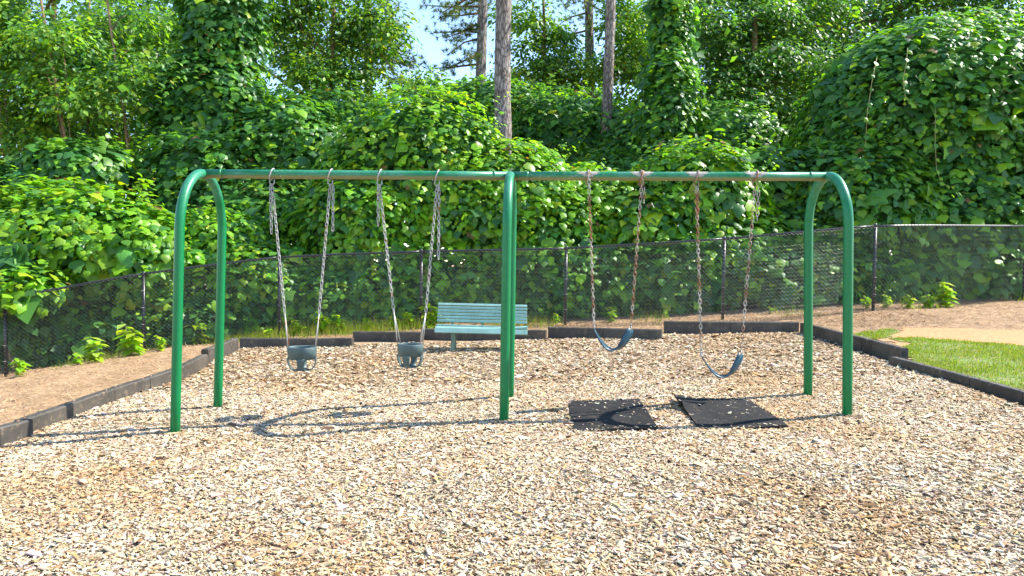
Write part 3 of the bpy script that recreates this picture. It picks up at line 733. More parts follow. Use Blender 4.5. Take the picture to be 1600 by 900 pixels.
# ------------------------------------------------------------------ chain link fence
fence = empty('chain_link_fence', tuple(FB[4]), 'black chain link fence with round posts and top rail in front of the vines', 'fence')
for i, (a, c) in enumerate(zip(FB, FT)):
    bm = bmesh.new(); zb = float(g(a[0], a[1]))-0.1; top = Vector(c)
    tube(bm, [Vector((top.x, top.y+0.05, zb)), Vector((top.x, top.y+0.05, top.z-0.02))], 0.031, 12); po = bm_obj('post', bm, M_FPOST, fence, True)
    bm = bmesh.new(); tube(bm, [Vector((top.x, top.y+0.05, top.z-0.03)), Vector((top.x, top.y+0.05, top.z+0.03)), Vector((top.x, top.y+0.05, top.z+0.055))], [0.036, 0.034, 0.012], 12); bm_obj('post_cap', bm, M_FPOST, po, True)
WIRE_R = 0.0032
for i, (a, c) in enumerate(zip(FB, FT)):
    for k in range(4):
        z = a[2]+(c[2]-a[2])*(0.2+0.2*k); bm = bmesh.new(); ctr = Vector((c[0], c[1]+0.05, z))
        tube(bm, [ctr+Vector((math.cos(t)*.035, math.sin(t)*.055-.012, 0)) for t in np.linspace(0, 2*math.pi, 10, endpoint=False)], .004, 4, close=True); bm_obj('wire_tie', bm, M_CHAIN, fence)
def catm(i, t):
    p0, p1, p2, p3 = [FT[max(0, min(len(FT)-1, i+k))] for k in (-1, 0, 1, 2)]
    return 0.5*((2*p1)+(-p0+p2)*t+(2*p0-5*p1+4*p2-p3)*t*t+(-p0+3*p1-3*p2+p3)*t**3)
for i in range(len(FT)-1):
    pts = [catm(i, t) for t in np.linspace(0, 1, 9)]; pts = [FT[i]*(1-t)*0.5+FT[i+1]*t*0.5+p*0.5 for t, p in zip(np.linspace(0, 1, 9), pts)]
    bm = bmesh.new(); tube(bm, [Vector(p)+Vector((0, 0.05, 0)) for p in pts], 0.022, 10); bm_obj('top_rail', bm, M_FPOST, fence, True)
    # woven wire: zigzag wires side by side, each leg of a zigzag a round bar
    A_ = 0.076 if i < 7 else 0.098; cum = np.array(pts); L = np.linalg.norm(cum[-1]-cum[0]); nw = int(L/A_)
    tt = np.linspace(0, 1, 9); Pa, Pb = [], []
    for u in (np.arange(nw)+.5)/nw:
        tx = [np.interp(u, tt, cum[:, k]) for k in range(3)]; zt_ = tx[2]+0.03
        zb = float(g(tx[0], tx[1]))+0.01; ns = int((zt_-zb)/(A_/2)); j = np.arange(ns+1)
        du = np.where(j % 2 == 0, 1, -1)*(0.5/nw); uu = np.clip(u+du, 0, 1)
        pv = np.stack([np.interp(uu, tt, cum[:, 0]), np.interp(uu, tt, cum[:, 1])+np.where(j % 2 == 0, .002, -.002), zt_-j*(A_/2)+(np.interp(uu, tt, cum[:, 2])-tx[2])], 1)
        Pa.append(pv[:-1]); Pb.append(pv[1:])
    Pa, Pb = np.concatenate(Pa), np.concatenate(Pb); D = Pb-Pa; D /= np.linalg.norm(D, axis=1, keepdims=True)
    n1 = np.cross(D, [0, 1.0, 0]); n1 /= np.linalg.norm(n1, axis=1, keepdims=True); n2 = np.cross(D, n1); rr = WIRE_R
    off4 = [n1*rr, n2*rr, -n1*rr, -n2*rr]
    V = np.stack([Pa+o4 for o4 in off4]+[Pb+o4 for o4 in off4], 1).reshape(-1, 3)
    q4 = np.array([[k, (k+1) % 4, 4+(k+1) % 4, 4+k] for k in range(4)]); Fc = (q4[None]+(np.arange(len(Pa))*8)[:, None, None]).reshape(-1, 4)
    mobj('wire_mesh', np_mesh('wire_mesh', V, Fc, M_WIRE, smooth=True), fence)

# ------------------------------------------------------------------ vegetation
def ell_from_px(px, py, d, rx, rz, ry): 
    c = W(px, py, d); s = d/F; return (c, np.array([rx*s, ry, rz*s]))
def lump(dirs, seed, amp):
    r = np.random.default_rng(seed); o = np.zeros(len(dirs))
    for k in range(7):
        w = r.normal(0, 1, 3)*(2.2+k*1.1); o += np.sin(dirs @ w + r.uniform(0, 6.28))/(1.3+k*0.45)
    return 1+amp*o
def shell_points(ells, n, seed, amp=0.09, depth=0.35, thin=None):
    r = np.random.default_rng(seed); P, N_, D_ = [], [], []
    area = np.array([e[1][0]*e[1][2]+e[1][1]*e[1][2]+e[1][0]*e[1][1] for e in ells]); area /= area.sum()
    for i, (c, rad) in enumerate(ells):
        m_ = int(n*area[i]*1.9); d = r.normal(0, 1, (m_, 3)); d /= np.linalg.norm(d, axis=1, keepdims=True)
        k = lump(d, seed*7+i, amp); dep = r.uniform(0, 1, m_)**1.8*depth
        p = c+d*rad*k[:, None]; nn = d/rad; nn /= np.linalg.norm(nn, axis=1, keepdims=True)
        p = p-nn*dep[:, None]+r.normal(0, .03, (m_, 3))
        tocam = CAM-p; tocam /= np.linalg.norm(tocam, axis=1, keepdims=True)
        ok = ((nn*tocam).sum(1) > -0.45) & (p[:, 2] > g(p[:, 0], p[:, 1])+0.05)
        for j, (c2, r2) in enumerate(ells):
            if j != i: ok &= (((p-c2)/r2)**2).sum(1) > 0.72
        P.append(p[ok]); N_.append(nn[ok]); D_.append(dep[ok])
    P, N_, D_ = np.concatenate(P), np.concatenate(N_), np.concatenate(D_)
    return P, N_, D_
# kudzu leaf colours, old to young; young ones brightened to carry sunlight
K_OLD, K_MID, K_YNG_SUN, K_YEL = (.050, .155, .040), (.085, .23, .034), (.18, .37, .020), (.30, .41, .018)
LEAF_VAR = {}
def leaf_variants(key, stops, w):
    """24 shared single-leaf meshes for one palette"""
    if key not in LEAF_VAR:
        c = colours(24, stops, w, 0.15); out = []
        for i in range(24):
            T = (LEAF if i % 2 else LEAF_B)*np.array([1+0.15*math.sin(i), 1, 1+0.5*math.cos(i*2)])
            out.append(np_mesh('leaf', T, LEAF_F, M_KUDZU, np.repeat(c[i:i+1], 9, 0)))
        LEAF_VAR[key] = out
    return LEAF_VAR[key]
def in_frame(P):
    d = P-CAM; z = d @ fw; X = 800+F*(d @ rt)/z; Y = 450-F*(d @ up)/z
    return X, Y, z
def kudzu(name, label, cat, ells, n, seed, pal, size=0.2, group=None, nobj=220, amp=0.11, depth=0.42, base=None, stems=4, trunk=None, upness=0.85):
    size *= 0.84; n = int(n*1.45); nobj = 300
    r = np.random.default_rng(seed+1000); ells = [ell_from_px(*e) for e in ells]
    P, N_, D_ = shell_points(ells, n, seed, amp, depth)
    ns_ = int(len(P)*0.012); b_i = r.choice(np.where(D_ < .05)[0], ns_); sd = N_[b_i]*.7+np.array([0, 0, .75])+r.normal(0, .45, (ns_, 3)); sl_ = r.uniform(.25, .75, ns_)
    st_ = np.tile(np.linspace(.15, 1, 7), ns_)[:, None]; bi7 = np.repeat(np.arange(ns_), 7)
    Ps = P[b_i][bi7]+sd[bi7]*sl_[bi7][:, None]*st_-np.array([0, 0, .45])*(st_**2)*sl_[bi7][:, None]+r.normal(0, .035, (len(bi7), 3))
    n_body = len(P); P = np.concatenate([P, Ps]); N_ = np.concatenate([N_, N_[b_i][bi7]]); D_ = np.concatenate([D_, np.full(len(bi7), .10)])
    m_ = len(P); upv = np.array([0, 0, 1.0])
    nn = N_+upv*upness+r.normal(0, .38, (m_, 3)); nn /= np.linalg.norm(nn, axis=1, keepdims=True)
    tt = N_*0.55-upv*0.9+r.normal(0, .45, (m_, 3)); sc = size*np.exp(r.normal(-.02, .34, m_))
    stops = [K_OLD, K_MID, K_YNG_SUN, K_YEL]
    c = colours(m_, stops, pal, 0.15, r); sc[n_body:] *= r.uniform(.4, .85, m_-n_body); c[n_body:] = 0.5*c[n_body:]+0.5*np.array(K_YNG_SUN)
    dead = r.uniform(0, 1, m_) < .006; c[dead] = np.array([.22, .13, .05])
    b0 = ells[0][0]; loc = (b0[0], b0[1], float(g(b0[0], b0[1])))
    t = empty(name, loc, label, cat, group)
    # the leaves that show largest become leaf objects
    X, Y, z = in_frame(P); tocam = CAM-P; tocam /= np.linalg.norm(tocam, axis=1, keepdims=True)
    score = (sc/z)*np.clip((nn*tocam).sum(1), 0.05, 1)*(D_ < 0.06)*((N_*tocam).sum(1) > 0.15)*((X > 0) & (X < 1600) & (Y > 0) & (Y < 470))
    idx = np.argsort(-score)[:nobj]; idx = idx[score[idx] > 0]
    isobj = np.zeros(m_, bool); isobj[idx] = True
    var = leaf_variants(str(pal), stops, pal); lv = Vector(loc)
    x, y, zz = frames(nn, tt)
    for q, i in enumerate(idx):
        o = bpy.data.objects.new('leaf', var[q % 24]); s = sc[i]
        Mx = Matrix(((x[i][0]*s, y[i][0]*s, zz[i][0]*s, P[i][0]-loc[0]), (x[i][1]*s, y[i][1]*s, zz[i][1]*s, P[i][1]-loc[1]), (x[i][2]*s, y[i][2]*s, zz[i][2]*s, P[i][2]-loc[2]), (0, 0, 0, 1)))
        o.matrix_basis = Mx; o.parent = t; COL.objects.link(o)
    k = ~isobj; deep = D_ > 0.13; h1 = k & ~deep & (np.arange(m_) % 2 == 0); h2 = k & ~deep & (np.arange(m_) % 2 == 1); h3 = k & deep
    T2 = np.array([[0, 0, 0], [.5, .3, .04], [0, 1, -.08], [-.5, .3, .04]])
    if h3.sum(): dl_ = mobj('shaded_foliage', scatter(T2, SMALL_F, P[h3], nn[h3], tt[h3], sc[h3], c[h3], 'shaded_foliage', M_KUDZU), t); dl_['kind'] = 'stuff'
    Vall, Fall, Call = [], [], []; off = 0
    for hh, T in ((h1, LEAF), (h2, LEAF_B)):
        xx, yy, z2 = x[hh], y[hh], zz[hh]; S = T[None]*sc[hh][:, None, None]
        V = P[hh][:, None]+xx[:, None]*S[..., 0:1]+yy[:, None]*S[..., 1:2]+z2[:, None]*S[..., 2:3]
        Fc = LEAF_F[None]+(off+np.arange(hh.sum())*9)[:, None, None]; off += hh.sum()*9
        Vall.append(V.reshape(-1, 3)); Fall.append(Fc.reshape(-1, 3)); Call.append(np.repeat(c[hh], 9, 0))
    fo = mobj('foliage', np_mesh('foliage', np.concatenate(Vall), np.concatenate(Fall), M_KUDZU, np.concatenate(Call)), t); fo['kind'] = 'stuff'
    # larger dark leaves deeper inside, with the shade of the mass in their colour
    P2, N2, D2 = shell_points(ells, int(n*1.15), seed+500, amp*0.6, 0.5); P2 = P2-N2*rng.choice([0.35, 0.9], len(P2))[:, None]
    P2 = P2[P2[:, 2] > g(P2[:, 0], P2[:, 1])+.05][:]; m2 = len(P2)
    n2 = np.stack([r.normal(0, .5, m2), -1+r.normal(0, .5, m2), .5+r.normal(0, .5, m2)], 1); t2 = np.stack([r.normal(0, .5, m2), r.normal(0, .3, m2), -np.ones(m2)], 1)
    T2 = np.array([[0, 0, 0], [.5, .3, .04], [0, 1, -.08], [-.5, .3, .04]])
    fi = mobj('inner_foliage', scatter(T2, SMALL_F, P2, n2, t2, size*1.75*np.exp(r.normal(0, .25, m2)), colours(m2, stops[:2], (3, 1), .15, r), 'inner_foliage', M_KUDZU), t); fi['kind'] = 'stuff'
    # woody stems inside
    for s in range(stems):
        c0, rd = ells[s % len(ells)]; e = c0+np.array([r.uniform(-.6, .6)*rd[0], r.uniform(-.5, .3)*rd[1], rd[2]*r.uniform(.2, .6)])
        b1 = np.array([c0[0]+r.uniform(-.5, .5)*rd[0], c0[1], 0]); b1[2] = g(b1[0], b1[1])-0.1
        pts = [b1*(1-u)+e*u+np.array([math.sin(u*5+s)*.15, 0, 0]) for u in np.linspace(0, 1, 7)]
        bm = bmesh.new(); tube(bm, pts, [0.035-0.004*k2 for k2 in range(7)], 6); bm_obj('stem', bm, M_STEM, t, True)
    if trunk:
        px, d, r0_, pytop = trunk; tp = W(px, pytop, d); gz = float(g(tp[0], tp[1]))-0.1
        bm = bmesh.new(); tube(bm, [(tp[0], tp[1], gz+(tp[2]-gz)*u) for u in np.linspace(0, 1, 8)], [r0_*(1-.4*u) for u in np.linspace(0, 1, 8)], 10); bm_obj('trunk', bm, M_BROWNBARK, t, True)
    return t
GK = 'kudzu covered mounds behind the fence'
P_DARK, P_MIX, P_BRIGHT, P_YEL = (6, 4, 1.0, .1), (4, 5, 2.5, .4), (1, 4, 6, 1.2), (.5, 2, 6, 3.5)  # sunny mounds draw more from the bright end, sunlight put into leaf colour
dome = kudzu('vine_mound', 'tall broad dome of deep green kudzu leaves above the fence', 'vine',
    [(1455, 215, 19.5, 205, 185, 2.9), (1500, 370, 19.2, 240, 170, 3.0), (1320, 330, 18.6, 120, 110, 2.2), (1620, 220, 19.5, 120, 190, 2.6), (1380, 440, 18.4, 160, 90, 2.0)], 19000, 3, (3, 6, 2.4, .3), 0.2, GK, 300, 0.06, 0.45, trunk=(1470, 19.5, .2, 60))
kudzu('vine_mound', 'large bright yellow green kudzu mound behind the toddler swings and bench', 'vine',
    [(660, 290, 17.8, 150, 138, 1.6), (760, 340, 17.6, 150, 118, 1.6), (850, 370, 17.4, 130, 92, 1.4), (570, 350, 17.4, 110, 105, 1.5), (640, 450, 17.2, 190, 90, 1.3), (930, 330, 18, 90, 75, 1.2)], 13500, 5, (1, 3, 7, 1.6), 0.165, GK, 300, 0.08)
kudzu('vine_mound', 'rounded kudzu mound with a yellow green top, behind the belt swings', 'vine',
    [(1085, 305, 17.6, 105, 82, 1.4), (1010, 350, 17.5, 90, 75, 1.3), (1120, 400, 17.3, 140, 80, 1.3)], 5200, 8, (2, 4, 4, 1.2), 0.19, GK, 260, 0.07)
kudzu('vine_mound', 'low dark green kudzu bank linking the yellow topped mound to the tall dome', 'vine',
    [(1215, 300, 19.0, 110, 72, 1.4), (1240, 400, 18.4, 120, 100, 1.5)], 3300, 9, P_MIX, 0.2, GK, 200, 0.08)
kudzu('vine_mound', 'sprawling bright kudzu heap spilling over the low end of the fence', 'vine',
    [(60, 378, 15.6, 200, 92, 1.3), (190, 395, 15.8, 120, 78, 1.2), (25, 452, 14.1, 75, 42, 0.8), (-100, 430, 15.2, 150, 110, 1.3)], 7200, 12, (.8, 3.5, 7, 1.6), 0.19, GK, 300, 0.09)
kudzu('vine_mound', 'lower kudzu shrub behind the fence showing through the end arch', 'vine',
    [(330, 385, 16.6, 95, 65, 1.0), (390, 440, 16.4, 110, 70, 1.0), (270, 440, 16.2, 90, 70, 1.0)], 4200, 13, (1, 4, 5, 1.6), 0.15, GK, 240, 0.1)
kudzu('vine_mound', 'grey green kudzu clump standing above the bright fence heap', 'vine',
    [(115, 265, 18.0, 85, 50, 1.1), (60, 300, 18.0, 100, 50, 1.1)], 2200, 14, (4, 5, 1, .1), 0.22, GK, 160, 0.1)
kudzu('vine_mound', 'dark kudzu slope filling the gap beside the vine clad column', 'vine',
    [(440, 260, 20.0, 130, 110, 1.8), (400, 360, 18.6, 120, 90, 1.5), (500, 380, 18.4, 80, 90, 1.3), (500, 210, 22, 120, 70, 1.6)], 7000, 15, (4, 5, 1.5, .2), 0.18, GK, 240, 0.1)
kudzu('vine_mound', 'dark kudzu bank behind the pine trunks, above the bright mound', 'vine',
    [(885, 215, 26.0, 110, 75, 2.0), (1010, 250, 24.0, 90, 90, 1.8), (760, 180, 27, 120, 60, 2), (1130, 215, 22.5, 100, 55, 1.6), (950, 300, 22, 90, 70, 1.5)], 8000, 17, (4, 4.5, 1.8, .2), 0.18, GK, 200, 0.1)
kudzu('vine_mound', 'leafy undergrowth close behind the middle of the fence', 'vine',
    [(220, 500, 15.7, 160, 60, .7), (480, 470, 16.3, 130, 60, .7), (700, 460, 16.6, 140, 60, .6), (900, 455, 16.4, 120, 70, .6), (1060, 445, 16.2, 120, 60, .6), (1250, 440, 16.2, 110, 60, .6), (60, 520, 15, 120, 60, .6), (1440, 440, 17.0, 130, 60, .7), (1590, 420, 18.0, 130, 70, .9)], 10500, 19, (3, 5, 2.5, .4), 0.16, GK, 260, 0.16, 0.5)
kudzu('vine_clad_tree', 'tall tree trunk wholly clad in kudzu, standing behind the end arch', 'tree',
    [(345, 40, 20.5, 68, 150, 1.1), (350, -150, 21, 70, 160, 1.1), (325, 190, 20.0, 92, 120, 1.3), (330, 310, 19.0, 110, 100, 1.4)], 6500, 21, (4, 5, 1.2, .15), 0.2, 'kudzu clad tree trunks', 300, 0.1, trunk=(345, 20.5, .22, -200))
kudzu('vine_clad_tree', 'slim vine clad tree with bright leaves, between the pines and the kudzu dome', 'tree',
    [(1050, 40, 22.0, 34, 130, .7), (1052, -150, 22, 38, 160, .8), (1040, 180, 21.5, 48, 90, .9)], 3200, 23, (3, 4.5, 3, .5), 0.17, 'kudzu clad tree trunks', 220, 0.14, trunk=(1048, 22, .2, -200))

# hanging tendrils on the dome
def tendril(parent, pts, leaves=True):
    r = random.Random(int(pts[0][0])); w = [W(px, py, 16.6) for px, py in pts]
    bm = bmesh.new(); tube(bm, w, 0.007, 5); bm_obj('tendril', bm, M_TENDRIL, parent, True)
    if leaves:
        var = leaf_variants(str(P_YEL), [K_OLD, K_MID, K_YNG_SUN, K_YEL], P_YEL); pl = Vector(parent.location)
        for i in range(len(w)-1):
            for u in (0.2, 0.7):
                p = Vector(w[i]).lerp(Vector(w[i+1]), u); s = r.uniform(.09, .15)
                o = bpy.data.objects.new('leaf', var[r.randrange(24)]); n_ = Vector((r.uniform(-.4, .4), -1, .6)).normalized(); t_ = Vector((r.uniform(-1, 1), -.2, -.8)); t_ = (t_-n_*t_.dot(n_)).normalized(); x_ = t_.cross(n_)
                o.matrix_basis = Matrix(((x_.x*s, t_.x*s, n_.x*s, p.x-pl.x), (x_.y*s, t_.y*s, n_.y*s, p.y-pl.y-.03), (x_.z*s, t_.z*s, n_.z*s, p.z-pl.z), (0, 0, 0, 1)))
                o.parent = parent; COL.objects.link(o)
tendril(dome, [(1418, 75), (1416, 100), (1411, 122), (1414, 150), (1424, 163), (1441, 164)])
tendril(dome, [(1370, 90), (1362, 130), (1355, 175), (1352, 228)])
tendril(dome, [(1462, 170), (1461, 215), (1463, 262), (1470, 284), (1484, 292), (1497, 288)])
tendril(dome, [(1565, 128), (1570, 141), (1580, 145), (1592, 137)], False)

# deciduous trees behind
def tree(name, label, px, d, crown, leaves, size, seed, pal, group, trunk_r=0.14, pytop=-120, clumps=70, mat_l=None, spread=0.5, lean=0, limbs=6, px0=None, bark=None):
    r = np.random.default_rng(seed); mat_l = mat_l or M_TREE
    tp = W(px, pytop, d); bs = W(px0 if px0 is not None else px-lean, 420, d); gz = float(g(bs[0], bs[1]))
    t = empty(name, (bs[0], bs[1], gz), label, 'tree', group)
    ctr = [np.array([bs[0]*(1-u)+tp[0]*u+(0.28 if name == 'sapling' else 0.12)*math.sin(u*(5 if seed % 2 else 3.4)+seed), bs[1]+0.1*math.sin(u*3+seed), gz-.15+(tp[2]-gz+.15)*u]) for u in np.linspace(0, 1, 12)]
    bm = bmesh.new(); tube(bm, ctr, [trunk_r*(1-.65*u) for u in np.linspace(0, 1, 12)], 9); bark = bark or (M_PALEBARK if name == 'sapling' else M_BROWNBARK); trk = bm_obj('trunk', bm, bark, t, True)
    ells = [ell_from_px(*e) for e in crown]; vol = np.array([np.prod(e[1])**.75 for e in ells]); vol /= vol.sum()
    cen = []
    for (c, rad), v in zip(ells, vol):
        m_ = max(3, int(clumps*v)); dd = r.normal(0, 1, (m_, 3)); dd /= np.linalg.norm(dd, axis=1, keepdims=True)
        cen.append(c+dd*rad*(r.uniform(.15, 1, (m_, 1))**.5))
    cen = np.concatenate(cen)
    for k in range(limbs):
        e = cen[r.integers(len(cen))]; s = ctr[int(np.clip(3+k*8/limbs, 2, 10))]
        bm = bmesh.new(); tube(bm, [s, s*.5+e*.5+np.array([0, 0, .12]), e], [trunk_r*.35, trunk_r*.22, trunk_r*.07], 6); bm_obj('limb', bm, M_BROWNBARK, trk, True)
    leaves = int(leaves*1.45); size = size*1.12
    i = r.integers(len(cen), size=leaves); o_ = r.normal(0, 1, (leaves, 3)); cs = r.uniform(.6, 1.4, len(cen))
    P = cen[i]+o_*np.array([spread, spread, spread*.42])*cs[i][:, None]
    P[:, 2] -= 0.25*((o_[:, 0]**2+o_[:, 1]**2))*spread*.5
    nn = o_*np.array([.3, .3, .2])+np.array([0, -.15, .8])+r.normal(0, .38, (leaves, 3)); tt = o_*np.array([1, 1, .1])+r.normal(0, .5, (leaves, 3))-np.array([0, 0, .5])
    sc = size*np.exp(r.normal(0, .25, leaves)); ok = P[:, 2] > g(P[:, 0], P[:, 1])+.1
    stops = [(.044, .13, .032), (.078, .20, .032), (.16, .31, .025), (.27, .36, .03)]
    c = colours(leaves, stops, pal, .18, r)*(0.8+.4*r.uniform(0, 1, len(cen))[i][:, None])
    cr = mobj('crown', scatter(SMALL, SMALL_F, P[ok], nn[ok], tt[ok], sc[ok], c[ok], 'crown', mat_l), t); cr['kind'] = 'stuff'
    return t
GT = 'broadleaf trees in the wood behind the fence'
tree('sapling', 'slim leaning sapling with reddish bark, beside the vine clad column', 185, 19.5, [(170, 60, 22, 70, 70, 1.3), (230, 140, 22.5, 70, 50, 1.2), (185, 110, 18.9, 45, 60, .5)], 6200, .14, 31, (2, 5, 4, .6), GT, .06, -60, 38, px0=192)
tree('sapling', 'tall multi limbed sapling with small bright leaves at the wood edge', 75, 19, [(60, 60, 21, 90, 55, 1.3), (110, 130, 20.6, 80, 40, 1.1), (20, 180, 21, 60, 60, 1.1), (85, 70, 18.4, 50, 50, .5), (110, 165, 18.4, 45, 30, .4)], 10000, .13, 32, (1.5, 5, 5, .8), GT, .065, -80, 56, px0=112)
tree('sapling', 'bare stemmed sapling with its crown spread out over the grey green clump', 10, 20, [(-20, 40, 20, 70, 90, 1.2), (20, 230, 20, 70, 40, 1)], 4200, .13, 33, (2, 5, 4, .6), GT, .07, -80, 30, px0=40)
tree('sapling', 'thin pale stemmed sapling close to the kudzu column', 160, 23, [(260, 70, 24, 50, 60, 1.1), (150, 200, 23, 60, 60, 1.1)], 4200, .13, 34, (3, 5, 3, .5), GT, .06, -60, 30, px0=158)
tree('broadleaf_tree', 'dense dark tree filling the wood edge behind the saplings', 90, 28, [(60, 120, 28, 170, 150, 2.2), (220, 150, 28, 140, 150, 2), (-80, 200, 27, 120, 160, 2), (180, 260, 26, 160, 90, 1.8), (30, -60, 28, 220, 90, 2)], 22000, .19, 35, (4, 5, 3, .4), GT, .2, -120, 120, spread=.7)
tree('broadleaf_tree', 'sunlit yellow green tree between the kudzu column and the sky gap', 520, 27, [(500, 50, 27, 100, 75, 1.6), (585, 45, 27, 62, 70, 1.3), (640, 135, 27, 50, 28, 1.0), (450, -40, 27, 90, 80, 1.6), (520, 130, 26, 90, 50, 1.4)], 14500, .16, 36, (3, 4, 4, 1.6), GT, .16, -120, 80, spread=.5)
tree('broadleaf_tree', 'dark tree closing the wood behind the pine trunks', 850, 36, [(860, 170, 36, 120, 75, 2), (760, 200, 35, 120, 70, 2), (990, 120, 34, 90, 110, 1.8), (640, 210, 35, 130, 75, 2)], 17000, .2, 37, (6, 5, 1.5, .2), GT, .2, 60, 90, spread=.65)
tree('broadleaf_tree', 'light green tree whose leaves show behind the thick pine trunk', 850, 31, [(850, 95, 31, 60, 70, 1.4), (820, 20, 31, 45, 40, 1.2), (905, 130, 31, 50, 45, 1.2), (990, 30, 31, 50, 80, 1.4)], 9500, .16, 38, (2, 5, 4, 1.0), GT, .14, -20, 56, spread=.45)
tree('broadleaf_tree', 'shaded tree between the slim vine clad tree and the kudzu dome', 1180, 25, [(1150, 80, 25, 100, 110, 1.8), (1240, 140, 24.5, 80, 100, 1.6), (1230, 20, 26, 110, 70, 1.8), (1150, 190, 24, 90, 60, 1.4)], 19000, .15, 39, (5, 5, 1.6, .25), GT, .17, -120, 105, spread=.5)
tree('broadleaf_tree', 'tall dark tree rising behind the kudzu dome', 1400, 29, [(1330, 0, 29, 130, 90, 2), (1480, -30, 29, 160, 80, 2), (1600, 20, 28, 120, 120, 2), (1310, 120, 28, 80, 110, 1.6)], 17000, .18, 40, (6, 5, 1, .2), GT, .2, -200, 95, spread=.65)
tree('broadleaf_tree', 'far dark tree seen low through the gaps under the canopy', 380, 38, [(380, 120, 38, 200, 160, 2.2), (560, 230, 37, 160, 80, 2), (250, 0, 38, 150, 100, 2), (420, -40, 38, 60, 70, 2)], 17000, .24, 41, (5, 5, 1.5, .2), GT, .25, -60, 90, spread=.9)
tree('broadleaf_tree', 'far dark tree behind the shaded tree and slim vine clad tree', 1150, 39, [(1130, 120, 39, 200, 170, 2.2), (1330, 230, 37, 180, 130, 2), (1050, -10, 39, 70, 80, 2), (1250, -30, 39, 150, 80, 2)], 17000, .24, 42, (7, 4, .8, .1), GT, .25, -60, 90, spread=.9)

# pines
def pine(px, d, wpx, label, seed, boughs=(), lean=0.0):
    r = np.random.default_rng(seed); b0 = W(px, 300, d); gz = float(g(b0[0], b0[1])); H = 19.0
    t = empty('pine_tree', (b0[0], b0[1], gz), label, 'tree', 'tall pines in the wood'); R0 = wpx*d/F/2
    nz, na = 150, 36; zz = np.linspace(-.3, H, nz); an = np.linspace(0, 2*np.pi, na, endpoint=False)
    Z, A = np.meshgrid(zz, an, indexing='ij'); rad = R0*(1.12-0.5*np.clip(Z, 0, H)/H)
    ridge = np.sin(A*9+np.sin(Z*2.1+A*2)*1.3)*np.sin(Z*5.5+np.sin(A*5)*1.5+A*3)
    rad = rad*(1+0.035*ridge+0.02*r.normal(0, 1, Z.shape))
    X = b0[0]+np.cos(A)*rad+lean*Z+.05*np.sin(Z*.5+seed); Y = b0[1]+np.sin(A)*rad
    i = np.arange(nz*na).reshape(nz, na); j = np.roll(i, -1, 1)
    Fc = np.stack([i[:-1], j[:-1], j[1:], i[1:]], -1).reshape(-1, 4)
    trk = mobj('trunk', np_mesh('trunk', np.stack([X, Y, gz+Z], -1).reshape(-1, 3), Fc, M_PINE, smooth=True), t)
    # boughs: high crown plus the ones named in pixels
    ends = []
    for k in range(16):
        a = r.uniform(0, 6.28); z0 = r.uniform(11.5, 18.5); L = (19.8-z0)*.35+1.0; s = np.array([b0[0]+lean*z0, b0[1], gz+z0]); ends.append((s, s+np.array([math.cos(a)*L, math.sin(a)*L, r.uniform(-.1, .9)])))
    for (x0, y0, x1, y1, dd) in boughs: ends.append((W(x0, y0, d), W(x1, y1, d+dd)))
    Pn, Tn = [], []
    for s, e in ends:
        mid = s*.5+e*.5+np.array([0, 0, r.uniform(-.15, .2)]); bm = bmesh.new(); tube(bm, [s, mid, e], [.05, .035, .012], 6); bm_obj('bough', bm, M_BROWNBARK, trk, True)
        for q in range(24):
            u = r.uniform(.3, 1); c = (s*(1-u)+mid*u if u < .5 else mid*(2-2*u)+e*(2*u-1))+r.normal(0, .24, 3)*np.array([1, 1, .6])
            m_ = 26; dd = r.normal(0, 1, (m_, 3)); dd /= np.linalg.norm(dd, axis=1, keepdims=True); Pn.append(np.repeat(c[None], m_, 0)); Tn.append(dd+np.array([0, 0, .35]))
    Pn, Tn = np.concatenate(Pn), np.concatenate(Tn); m_ = len(Pn)
    c = colours(m_, [(.05, .10, .03), (.09, .15, .035), (.17, .22, .05)], (4, 4, 2), .15, r)
    cr = mobj('needles', scatter(np.array([[-.5, 0, 0], [.5, 0, 0], [0, 1, 0]]), np.array([[0, 1, 2]]), Pn, r.normal(0, 1, (m_, 3)), Tn, np.stack([np.full(m_, .022), r.uniform(.16, .26, m_), np.ones(m_)], 1), c, 'needles', M_NEEDLE), t); cr['kind'] = 'stuff'
pine(785.5, 23, 27, 'thickest pale barked pine trunk rising from behind the bright kudzu mound', 51, [(785, -40, 690, 20, 2), (785, -60, 860, -20, 1)])
pine(750.5, 29, 18, 'greyer pine trunk just behind the thickest pine', 52, [(750, 45, 672, 52, 1), (750, 60, 700, 85, -1), (750, 20, 690, 25, 0), (750, 100, 665, 108, 2), (750, 0, 712, -10, 0), (750, 75, 730, 95, -1), (750, 10, 660, 8, 1), (750, 35, 695, 60, 0), (750, 85, 690, 112, 1), (750, 50, 720, 40, 0)], -.003)
pine(947, 24.5, 17, 'slender pine trunk standing alone nearer the slim vine clad tree', 53, [(945, -30, 880, 10, 2), (947, -50, 990, -10, 1)])
pine(917, 33, 16, 'dark distant pine trunk half hidden behind the light green leaves', 54, [(917, 20, 870, 40, 0), (917, 5, 960, 25, 0), (917, -20, 850, 0, 1)])
pine(575, 30, 14, 'pine with yellow green feathery boughs at the edge of the sky gap', 55, [(585, 60, 640, 75, 0), (580, 90, 650, 110, 0), (580, 40, 630, 45, 1), (585, 110, 625, 130, -1), (580, 75, 615, 95, -1), (580, 20, 610, 5, 0), (590, 100, 655, 95, 1), (585, 80, 645, 90, .5)])

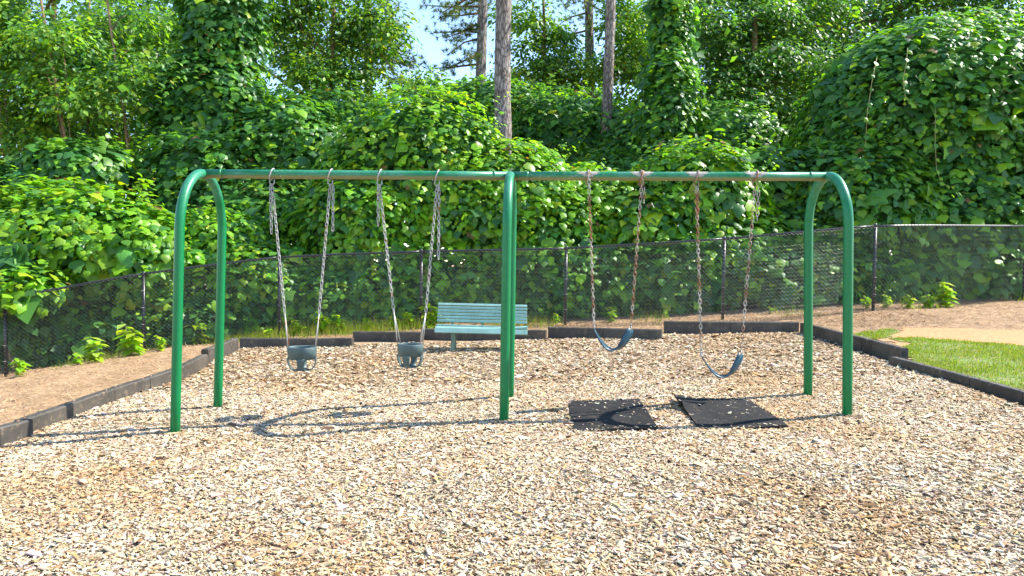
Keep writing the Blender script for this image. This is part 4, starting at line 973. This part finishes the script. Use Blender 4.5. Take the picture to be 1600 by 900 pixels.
# weeds at the foot of the fence
def weed(px, py, hpx, label, seed):
    r = np.random.default_rng(seed); p = G(px, py, 0); s = p[1]/F; H = hpx*s; n = int(26+hpx*1.0)
    u = r.uniform(.12, 1, n); st = r.integers(0, 3, n); ang = r.uniform(0, 6.28, n); ld = np.array([[-.18, 0], [0.02, .05], [.17, -.03]])*H
    P = np.stack([p[0]+ld[st, 0]*u, p[1]+ld[st, 1]*u, p[2]+H*u*(1-.12*st)], 1)
    tt = np.stack([np.cos(ang), np.sin(ang), .15-.5*r.uniform(0, 1, n)], 1); nn = np.stack([.3*np.cos(ang), .3*np.sin(ang), np.ones(n)], 1)
    t = empty('weed', (p[0], p[1], float(g(p[0], p[1]))), label, 'plant', 'weeds along the fence')
    c = colours(n, [K_YNG_SUN, K_YEL, (.3, .42, .07)], (3, 3, 1), .15, r)
    mobj('leaves', scatter(SMALL, SMALL_F, P, nn, tt, H*.36*np.exp(r.normal(0, .25, n)), c, 'leaves', M_TREE), t)
    for k in range(3):
        bm = bmesh.new(); tube(bm, [(p[0], p[1], p[2]-.03), (p[0]+ld[k, 0], p[1]+ld[k, 1], p[2]+H*(1-.12*k))], [.006, .003], 5); bm_obj('stem', bm, M_TENDRIL, t)
wl = 'yellow green weed'
for i, (px, py, h, w_) in enumerate([(1353, 483, 22, 'beside the fence post near the end arch'), (1386, 481, 22, 'beside the fence post near the end arch'), (1420, 483, 24, 'on the pine straw beyond the end arch'), (1451, 481, 25, 'on the pine straw beyond the end arch'), (1478, 480, 40, 'tallest of those on the pine straw bank'),
        (205, 555, 50, 'tallest by the low end of the fence'), (148, 566, 40, 'between two posts by the low end of the fence'), (120, 570, 22, 'between two posts by the low end of the fence'), (310, 540, 40, 'seen through the end arch'), (250, 548, 25, 'seen through the end arch'), (30, 588, 30, 'by the lowest fence post'),
        (465, 525, 26, 'behind the toddler swing chains'), (505, 522, 32, 'behind the toddler swing chains'), (530, 521, 30, 'behind the toddler swing chains'), (575, 518, 22, 'behind the toddler swing chains'), (615, 515, 22, 'between bench and toddler swings'), (640, 513, 26, 'between bench and toddler swings'), (672, 512, 40, 'tall one beside the bench'),
        (870, 505, 16, 'between bench and looped swing'), (955, 503, 24, 'behind the looped belt swing'), (1205, 490, 12, 'small, near the corner of the border'), (1040, 497, 14, 'small, between the belt swings'), (420, 530, 22, 'by the post at the back corner')]):
    weed(px, py, h, wl+', '+w_, 100+i)
tris = 0
for o in scene.objects:
    if o.type == 'MESH': tris += sum(len(p.vertices)-2 for p in o.data.polygons) if len(o.data.polygons) < 3000 else len(o.data.loops)-2*len(o.data.polygons)
print('OBJECTS', len(scene.objects), 'TRIS', tris)
